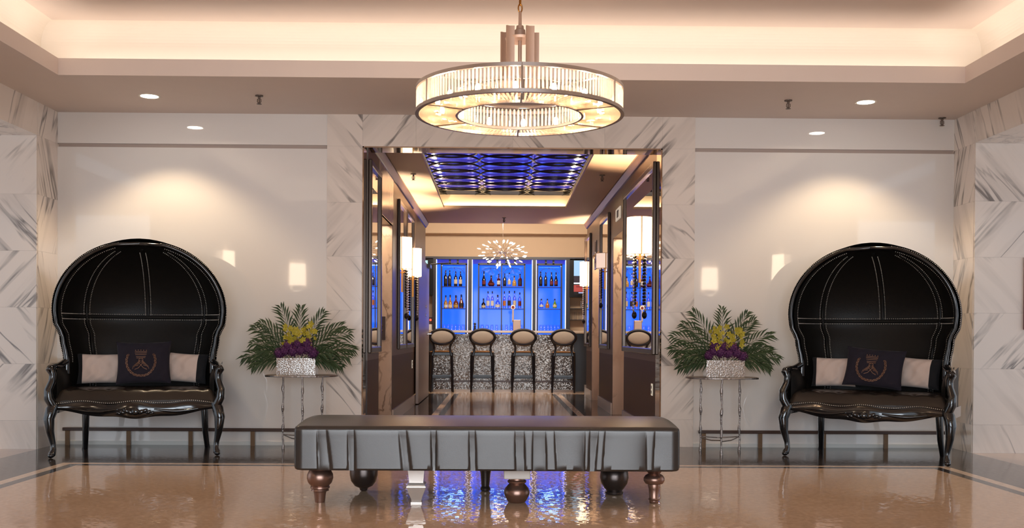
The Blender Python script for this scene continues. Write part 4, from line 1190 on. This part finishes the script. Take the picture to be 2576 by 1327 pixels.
def bottle(px, ptop, pbase, kind, body, lab, label, w=8.5):
    Yb = YN+.2
    p = PY(px, pbase, Yb); H = PY(px, ptop, Yb).z-p.z; r = w/2*(Yb-CAM.y)/F
    t = thing('bottle', label, 'bottle', p, 0, 'bottles in the blue niches')
    if kind == 'bordeaux': pr = [(0, .0), (r, .0), (r, .60), (r*.85, .66), (r*.36, .74), (r*.34, .92)]
    elif kind == 'burgundy': pr = [(0, 0), (r, 0), (r, .42), (r*.75, .55), (r*.4, .70), (r*.34, .92)]
    elif kind == 'decanter': pr = [(0, 0), (r*.7, 0), (r, .12), (r*.98, .25), (r*.6, .5), (r*.28, .62), (r*.25, .85)]
    elif kind == 'squat': pr = [(0, 0), (r, 0), (r*1.02, .30), (r*.85, .48), (r*.32, .60), (r*.3, .84)]
    elif kind == 'pear': pr = [(0, 0), (r*.9, 0), (r, .18), (r*.9, .40), (r*.4, .66), (r*.28, .8)]
    else: pr = [(0, 0), (r, 0), (r, .58), (r*.8, .64), (r*.36, .70), (r*.33, .88)]
    hh = pr[-1][1]
    MB().lathe([(a, c*H) for a, c in pr], n=14).build('bottle_body', BM[body], t, smooth=50)
    MB().lathe([(pr[-1][0]*1.15, hh*H), (pr[-1][0]*1.15, H), (0, H)], n=10).build('cap', capm, t, smooth=40)
    if lab:
        z0_, z1_ = {'bordeaux': (.16, .46), 'burgundy': (.12, .36), 'squat': (.06, .28), 'decanter': (.14, .26), 'pear': (.12, .36)}.get(kind, (.14, .44))
        MB().lathe([(r*1.03, z0_*H), (r*1.03, z1_*H)], n=12, a0=PI*1.08, a1=PI*1.92).build('bottle_label', LM[lab], t)
U, Bm = 719.5, 774.5
bottle(1121.3, 679, U, 'bordeaux', 'wine', 'dark', 'leftmost dark wine bottle on the upper shelf of the left niche', 9.5)
bottle(1131.2, 679, U, 'bordeaux', 'wine', 'dark', 'second dark wine bottle from the left on the upper shelf of the left niche', 9)
bottle(1146.2, 682, U, 'bordeaux', 'wine', 'cream', 'cream labelled wine bottle, left of the pair on the upper left niche shelf', 8.5)
bottle(1158.4, 682, U, 'bordeaux', 'wine', 'cream', 'cream labelled wine bottle, right of the pair on the upper left niche shelf', 8.5)
bottle(1217.3, 681, U, 'burgundy', 'wine', 'red', 'dark sloping wine bottle at the left end of the upper middle shelf', 9.5)
bottle(1235.7, 692, U, 'decanter', 'cognac', 'red', 'round cognac decanter on the upper middle shelf', 17)
bottle(1254.5, 688, U, 'spirit', 'rose', 'white', 'red spirit bottle just left of the centre mullion, upper shelf', 9)
bottle(1269.4, 687, U, 'bordeaux', 'wine', 'dark', 'black wine bottle just right of the centre mullion, upper shelf', 8.5)
bottle(1281, 685, U, 'spirit', 'clear', 'cream', 'clear cream labelled bottle on the upper middle shelf', 8)
bottle(1293.7, 693, U, 'squat', 'lightamber', 'gold', 'short amber bottle on the upper middle shelf', 10.5)
bottle(1308, 688, U, 'spirit', 'rose', 'dark', 'square dark red bottle at the right end of the upper middle shelf', 10)
bottle(1360.3, 683, U, 'bordeaux', 'wine', 'dark', 'leftmost black bottle on the upper shelf of the right niche', 8.5)
bottle(1372.7, 684, U, 'bordeaux', 'wine', 'dark', 'second black bottle from the left on the upper shelf of the right niche', 8)
bottle(1387.4, 684, U, 'burgundy', 'wine', 'red', 'red labelled sloping bottle, left of the pair on the upper right niche shelf', 9)
bottle(1398.6, 684, U, 'burgundy', 'wine', 'red', 'red labelled sloping bottle, right of the pair on the upper right niche shelf', 9)
bottle(1121.3, 742, Bm, 'squat', 'lightamber', 'white', 'leftmost amber bottle on the lower shelf of the left niche', 10)
bottle(1132.5, 741, Bm, 'squat', 'lightamber', 'cream', 'second amber bottle from the left on the lower left niche shelf', 10.5)
bottle(1146.8, 742, Bm, 'squat', 'amber', 'gold', 'wide gold labelled amber bottle on the lower left niche shelf', 13)
bottle(1160.3, 740, Bm, 'pear', 'amber', 'dark', 'dark amber pear shaped bottle at the right end of the lower left niche shelf', 12)
bottle(1216.2, 750, Bm, 'squat', 'wine', 'cream', 'black square bottle with pale diamond label, lower middle shelf', 10.5)
bottle(1227.5, 732, Bm, 'spirit', 'clear', 'white', 'tall clear bottle second from the left on the lower middle shelf', 8)
bottle(1238.3, 732, Bm, 'spirit', 'clear', 'white', 'tall clear bottle third from the left on the lower middle shelf', 8)
bottle(1252, 741, Bm, 'squat', 'clear', 'white', 'broad clear white labelled bottle left of the lower centre mullion', 12.5)
bottle(1268.7, 732, Bm, 'spirit', 'clear', 'orange', 'slim orange labelled bottle right of the lower centre mullion', 7.5)
bottle(1281, 731, Bm, 'spirit', 'clear', 'dark', 'clear dark labelled bottle second right of the lower centre mullion', 8.5)
bottle(1294.3, 731, Bm, 'spirit', 'clear', 'cream', 'tall clear bottle behind the beer tap on the lower middle shelf', 8)
bottle(1307.4, 735, Bm, 'spirit', 'clear', 'red', 'clear red dotted bottle at the right end of the lower middle shelf', 8)
bottle(1361.9, 751, Bm, 'pear', 'clear', 'white', 'pear shaped clear bottle on the left of the lower right niche shelf', 11)
bottle(1377, 751, Bm, 'pear', 'lightamber', 'orange', 'pear shaped orange bottle in the middle of the lower right niche shelf', 10)
bottle(1395.6, 751, Bm, 'pear', 'green', 'cream', 'pear shaped green bottle on the right of the lower right niche shelf', 10.5)
# stemware under the lower shelves
def wineglass(px, pbase, h, r, label, group, Yg):
    p = PY(px, pbase, Yg)
    t = thing('wine_glass', label, 'wine glass', p, 0, group)
    MB().lathe([(r*.75, 0), (r*.7, .004), (.004, .010), (.004, h*.45)], n=12).build('stem', M['glass'], t)
    MB().lathe([(.004, h*.45), (r*.8, h*.58), (r, h*.75), (r*.8, h)], n=12, cap=False).build('bowl', M['glass'], t)
YW = YN+.2
zbar = .98
b = MB(); b.box(PY(1098, 830, YN).x, PY(1423, 830, YN).x, YN-.02, YN+.40, .86, zbar-.001)
tag(b.build('back_counter', M['darkbar'], smooth=0), 'dark back bar ledge under the blue niches', 'counter')
for k, (arr, lab) in enumerate((([1118+9.4*i for i in range(6)], 'wine glass standing under the shelves of the left niche'), ([1213+12.2*i for i in range(9)], 'wine glass standing under the shelves of the middle niche'), ([1361+8.6*i for i in range(6)], 'wine glass standing under the shelves of the right niche'))):
    for px in arr:
        p = PY(px, 815, YW); t = None
        pz = zbar
        tt = thing('wine_glass', lab, 'wine glass', (p.x, YW, pz), 0, ['left niche wine glasses', 'middle niche wine glasses', 'right niche wine glasses'][k])
        h, r = .30, .038
        MB().lathe([(r*.75, 0), (r*.7, .004), (.004, .010), (.004, h*.5)], n=12).build('stem', M['glass'], tt)
        MB().lathe([(.004, h*.5), (r*.8, h*.62), (r, h*.78), (r*.8, h)], n=12, cap=False).build('bowl', M['glass'], tt)
# televisions
def stripes(name, specs):
    return [mat(name+str(i), (0, 0, 0, 1), .3, emit=c, es=1.0) for i, c in enumerate(specs)]
def tv(pa, pb, py0, py1, label, paint, side):
    Yt = YN-.05
    p, q = PY(pa, py0, Yt), PY(pb, py1, Yt); cx, cz_ = (p.x+q.x)/2, (p.z+q.z)/2
    t = thing('television', label, 'television', (cx, Yt, cz_)); w, h = abs(q.x-p.x)/2, abs(p.z-q.z)/2
    MB().box(-w, w, 0, .06, -h, h).build('tv_case', M['screen_frame'], t, smooth=0, bevel=.006)
    paint(t, w, h)
def screen(t, rects, w, h):
    mats = []; b = MB()
    for i, (x0, x1, z0_, z1_, c) in enumerate(rects):
        mats.append(mat('picture_%s_%d' % (t.name, i), (0, 0, 0, 1), .25, emit=srgb(*c), es=1.0)); b.box(x0, x1, -.004-.0004*i, 0, z0_, z1_, i)
    b.build('screen', mats, t, smooth=0)
def left_pic(t, w, h):
    x1 = w-.10; x0 = -w+.05
    R = [(x0, x1, -h+.05, h-.05, (10, 30, 34)), (x0, x1, -h+.12, -h+.32, (10, 150, 70)), (x0, x1, -h+.32, -h+.38, (130, 70, 40)), (x0, x1, -h+.38, h-.16, (10, 86, 100)), (x1-.16, x1-.06, -h+.38, h-.2, (30, 150, 150)),
         (x1-.28, x1-.20, -h+.38, h-.2, (16, 60, 30)), (x0, x1, h-.2, h-.15, (140, 80, 40)), (x1-.2, x1-.02, h-.15, h-.05, (170, 210, 210))]
    screen(t, R, w, h)
    cu = bpy.data.curves.new('score_text', 'FONT'); cu.body = 'CLF'; cu.size = .085; cu.extrude = .001; cu.align_x = 'RIGHT'
    o = bpy.data.objects.new('score_text', cu); COL.objects.link(o); o.parent = t; o.location = (x1-.02, -.010, -h+.055); o.rotation_euler = (PI/2, 0, 0)
    cu.materials.append(mat('caption_white', (0, 0, 0, 1), .3, emit=(.9, .95, 1, 1), es=1))
    me = bpy.data.meshes.new_from_object(o.evaluated_get(bpy.context.evaluated_depsgraph_get()))
    o2 = bpy.data.objects.new('score_caption', me); COL.objects.link(o2); o2.parent = t; o2.location = o.location; o2.rotation_euler = o.rotation_euler
    bpy.data.objects.remove(o)
def right_pic(t, w, h):
    x0 = -w+.09; x1 = w-.05
    R = [(x0, x1, -h+.06, h-.04, (14, 12, 16)), (x0, x1, h-.36, h-.04, (150, 186, 216)), (x0, x1, h-.50, h-.36, (40, 34, 44)), (x0, x1, h-.53, h-.50, (226, 230, 240)), (x0, x1, h-.72, h-.55, (160, 62, 56)), (x0+.05, x1, h-.60, h-.57, (120, 40, 40)),
         (x0, x1, -h+.12, h-.74, (16, 12, 12)), (x0+.16, x0+.28, -h+.24, -h+.28, (220, 200, 150)), (x0+.10, x0+.30, -h+.09, -h+.11, (170, 180, 230))]
    screen(t, R, w, h)
tv(1030, 1090, 648, 742, 'television with a green sports picture left of the blue niches', left_pic, -1)
tv(1433, 1492, 650, 748, 'television with a stadium picture right of the blue niches', right_pic, 1)
# side counters, glass shelves and coffee machine
b = MB(); bx_px(b, 1020, 1086, 833, 900, YN-.05, YN+.3)
tag(b.build('side_counter', M['darkbar'], smooth=0), 'dark side counter under the green picture television', 'counter')
def bay(pa, pb):
    b = MB(); bx_px(b, pa, pb, 745, 990, YN+.32, YN+.34); return b
o = bay(1018, 1088).build('wall_bar_bay_left', M['cream'], smooth=0); struct(o, 'cream bay wall behind the coffee machine', 'wall')
o = bay(1434, 1500).build('wall_bar_bay_right', M['cream'], smooth=0); struct(o, 'cream bay wall behind the glass shelves', 'wall')
pc = PY(1080, 833, YN+.1)
t = thing('coffee_machine', 'dark coffee machine with a red light at the left end of the bar', 'coffee machine', (pc.x, YN+.05, pc.z))
MB().box(-.15, .12, -.05, .24, 0, .30).build('machine_body', M['choc'], t, smooth=0, bevel=.01)
MB().box(-.16, .13, -.06, .25, .30, .325).build('top_tray', M['chrome'], t, smooth=0)
MB().ball((.03, -.055, .24), .022, nu=10, nv=6).build('red_light', mat('red_indicator', (0, 0, 0, 1), .3, emit=(1, .04, .02, 1), es=4), t)
MB().box(-.03, .08, -.056, -.05, .03, .15).build('front_label', LM['white'], t, smooth=0)
YS = YN+.18
for py, lab in ((774.8, 'upper thin shelf for glasses under the stadium television'), (803.3, 'lower thin shelf for glasses under the stadium television')):
    b = MB(); p, q = PY(1430, py, YS), PY(1476, py, YS); b.box(p.x, q.x, YS-.1, YN+.32, p.z-.012, p.z)
    tag(b.build('glass_shelf', M['barframe'], smooth=0), lab, 'shelf')
def tumbler(px, py, label, group, h=.165, r=.038):
    p = PY(px, py, YS)
    t = thing('tumbler', label, 'glass', p, 0, group)
    MB().lathe([(0, 0), (r*.8, 0), (r*.85, .02)], n=12).build('base', M['glass'], t)
    MB().lathe([(r*.85, .02), (r, h)], n=12, cap=False).build('wall_of_glass', M['glass'], t)
for px in (1462, 1471): tumbler(px, 774.8, 'clear glass on the upper thin shelf under the stadium television', 'glasses on the upper shelf', .15, .03)
for px in (1436, 1447, 1459, 1469): tumbler(px, 803.3, 'clear tumbler on the lower thin shelf under the stadium television', 'tumblers on the lower shelf')
# beer tap on the bar and small dark finial
# ------------------------------------------------------------------ bar counter
YC = 9.68
zc1 = PY(1300, 831, YC).z
X0b, X1b = PY(1040, 900, YC).x, PY(1500, 900, YC).x
bar = thing('bar_counter', 'long bar counter with a glittering mosaic front and pale stone top', 'bar counter', ((X0b+X1b)/2, YC, 0))
w = (X1b-X0b)/2; cx = (X0b+X1b)/2
m0, m1 = PY(1090, 900, YC).x-cx, PY(1443, 900, YC).x-cx
MB().box(m0, m1, 0, .06, .02, zc1-.07).build('mosaic_front', M['glitter'], bar, smooth=0)
b = MB(); b.box(-w, m0, -.03, .6, 0, zc1-.05); b.box(m1, w, -.03, .6, 0, zc1-.05); b.box(m0, m1, .06, .6, 0, zc1-.07); b.build('bar_carcass', M['darkbar'], bar, smooth=0)
MB().box(-w, w, -.10, .66, zc1-.045, zc1).build('counter_top', M['counter'], bar, smooth=0, bevel=.006)
MB().box(m0, m1, -.035, 0, .17, .20).build('foot_rail', M['wood'], bar, smooth=0)
MB().box(m0, m1, -.015, 0, 0, .03).build('kick_strip', M['counter'], bar, smooth=0)
p = PY(1300, 830, YC+.35)
t = thing('beer_tap', 'chrome beer tap with a round white handle on the bar', 'beer tap', (p.x, YC+.35, zc1))
MB().box(-.075, .075, -.05, .05, 0, .21).build('tap_tower', M['antique'], t, smooth=0, bevel=.01)
MB().tube([(-.075, 0, .18), (-.075, -.05, .20), (-.075, -.05, .40)], .016, 8).build('tap_lever', M['counter'], t)
b = MB(); b.lathe([(0, -.01), (.042, -.01), (.046, 0), (.042, .01), (0, .01)], c=(-.075, -.05, .45), n=20, mat3=Matrix.Rotation(PI/2, 3, 'X')); b.build('tap_handle', LM['white'], t)
b = MB(); b.lathe([(0, 0), (.028, 0), (.028, .003)], c=(-.075, -.062, .45), n=16, mat3=Matrix.Rotation(PI/2, 3, 'X')); b.build('handle_badge', LM['red'], t)
p = PY(1194.5, 830, YC+.3)
t = thing('pepper_mill', 'small dark turned pepper mill on the bar', 'pepper mill', (p.x, YC+.3, zc1))
MB().lathe([(0, 0), (.03, 0), (.026, .03), (.018, .05), (.024, .08), (.014, .10)], n=14).build('mill_body', M['stoolwood'], t)
MB().ball((0, 0, .125), .026, nu=12, nv=8).build('mill_head', M['stoolwood'], t)
# ------------------------------------------------------------------ bar stools
def make_stool():
    t = thing('bar_stool', '', 'bar stool', (0, 0, 0), 0, 'oval back bar stools')
    # camera sees the back: back at y=-.20, seat towards +y
    SH = .74
    oc = Vector((0, -.235, 1.02))
    rx, rz = .225, .138
    def oval(k, s): return [(oc.x+rx*s*math.cos(a), oc.y-.012+.05*(abs(math.cos(a))**2)*-.5+.0, oc.z+rz*s*math.sin(a)) for a in [2*PI*i/48 for i in range(48)]]
    MB().tube(oval(0, 1.0), .026, 8, closed=True).build('back_frame', M['stoolwood'], t)
    b = MB()
    for sd in (-1, 1):
        b.grid(lambda u, v, sd=sd: (oc.x+rx*.95*v*math.cos(2*PI*u), oc.y-.012-.025*(v*math.cos(2*PI*u))**2+sd*.030*math.sqrt(max(0, 1-v*v)), oc.z+rz*.95*v*math.sin(2*PI*u)), 40, 8)
    b.build('back_pad', M['stoolfabric'], t, smooth=70)
    for s in (-1, 1):
        MB().tube([(s*.20, -.25, .95), (s*.165, -.24, .89), (s*.145, -.225, .83), (s*.152, -.21, .76), (s*.175, -.205, .68)], [.022, .022, .020, .022, .026], 8).build('back_upright', M['stoolwood'], t)
    b = MB()
    b.grid(lambda u, v: ((u-.5)*(.40+.04*v), -.19+.40*v, SH+.025*math.sin(u*PI)**.4*math.sin(v*PI)**.4), 16, 14)
    b.grid(lambda u, v: ((u-.5)*(.40+.04*v), -.19+.40*v, SH-.005), 2, 2)
    b.build('seat', M['stoolseat'], t, smooth=60)
    MB().prism([(-.205, -.20), (.205, -.20), (.225, .215), (-.225, .215)], SH-.065, SH, 'XY').build('seat_frame', M['stoolwood'], t, bevel=.01)
    for s in (-1, 1):
        MB().tube([(s*.178, -.19, SH-.01), (s*.185, -.205, .45), (s*.205, -.235, 0)], [.027, .026, .016], 8).build('leg', M['stoolwood'], t)
        MB().tube([(s*.20, .19, SH-.01), (s*.205, .20, .45), (s*.21, .215, 0)], [.026, .024, .015], 8).build('leg', M['stoolwood'], t)
    MB().box(-.19, .19, -.225, -.20, .285, .325).build('stretcher', M['stoolwood'], t, bevel=.004)
    MB().box(-.205, .205, .195, .215, .24, .28).build('stretcher', M['stoolwood'], t, bevel=.004)
    for s in (-1, 1): MB().tube([(s*.19, -.21, .28), (s*.207, .205, .28)], .012, 6).build('stretcher', M['stoolwood'], t)
    return t
st0 = make_stool(); YS_ = 9.38
labs = ['first oval back bar stool from the left, half hiding the left niche', 'second oval back bar stool from the left, under the pepper mill', 'third oval back bar stool from the left, under the beer tap', 'fourth oval back bar stool, nearest the stadium television']
for k, (px, rz) in enumerate(((1109, .10), (1213, .02), (1317, -.02), (1419, -.06))):
    x = PY(px, 900, YS_-.2).x
    if k == 0: st0.location = (x, YS_, 0); st0.rotation_euler = (0, 0, rz); st0['label'] = labs[0]
    else: dup(st0, (x, YS_, 0), rz, labs[k])
# ------------------------------------------------------------------ starburst pendant over the bar
YH = 10.05; hc = PY(1265, 636, YH)
t = thing('starburst_pendant', 'starburst pendant of small leaf shaped bulbs over the bar', 'pendant lamp', hc)
rnd = random.Random(3); tw = MB(); leafm = MB().ball((0, 0, .035), .020, 1, .5, 1.8, 8, 6)
first = None
for i in range(52):
    zz = 1-2*(i+.5)/52; a = i*2.399; r = math.sqrt(1-zz*zz); n = Vector((r*math.cos(a), r*math.sin(a), zz*.52))
    if abs(n.x) < .25 and abs(zz) < .25: n.x += .2
    e_ = n*.46*rnd.uniform(.75, 1.02); mid = e_*.5+Vector((0, 0, .03))
    tw.tube([(0, 0, 0), mid, e_], .0025, 4)
    if first is None: o = first = leafm.build('leaf_bulb', M['pearl'], t)
    else: o = first.copy(); COL.objects.link(o)
    o.location = e_; o.rotation_euler = n.to_track_quat('Z', 'Y').to_euler()
tw.build('branch', M['chrome'], t)
MB().tube([(0, 0, 0), (0, 0, 3.60-hc.z)], .003, 5).build('cable', M['chrome'], t)
MB().lathe([(.06, 3.60-hc.z), (.06, 3.62-hc.z), (0, 3.62-hc.z)], n=16).build('ceiling_canopy', M['chrome'], t)

# ------------------------------------------------------------------ ambient world light plus added daylight lamp and bars at the assumed entrance behind
wd = bpy.data.worlds.new('world'); S.world = wd; wd.use_nodes = True
bg = wd.node_tree.nodes['Background']; bg.inputs['Color'].default_value = (.80, .89, 1, 1); bg.inputs['Strength'].default_value = 1.0
area('assumed_daylight_fill', (.1, -13.2, 1.75), 7.0, 2.7, 375, (.82, .91, 1), (PI/2, 0, 0))  # added area lamp for assumed entrance daylight, out of view
b = MB()
for i in range(6): x = -3.4+1.4*i; b.box(x-.04, x+.04, -13.12, -13.04, 0, 3.2)
b.box(-3.44, 3.64, -13.12, -13.04, 3.12, 3.2); b.box(-3.44, 3.64, -13.12, -13.04, 0, .1); b.box(-3.44, 3.64, -13.12, -13.04, 2.2, 2.26)
struct(b.build('added_bars_1', M['frame'], smooth=0), 'dark bars without glass, added at the assumed entrance behind the photographer in front of the daylight lamp', 'added_bars')  # unseen bars without panes, added as a front for the daylight lamp

# ------------------------------------------------------------------ view
vs_ = S.view_settings
S.display_settings.display_device = 'sRGB'
vs_.view_transform = 'Standard'; vs_.look = 'None'; vs_.gamma = 1; vs_.exposure = 0.48; vs_.use_curve_mapping = False
S.cycles.max_bounces = 8; S.cycles.diffuse_bounces = 4; S.cycles.glossy_bounces = 5; S.cycles.transparent_max_bounces = 24
S.cycles.sample_clamp_indirect = 6; S.cycles.use_denoising = True; S.cycles.caustics_reflective = False; S.cycles.caustics_refractive = False
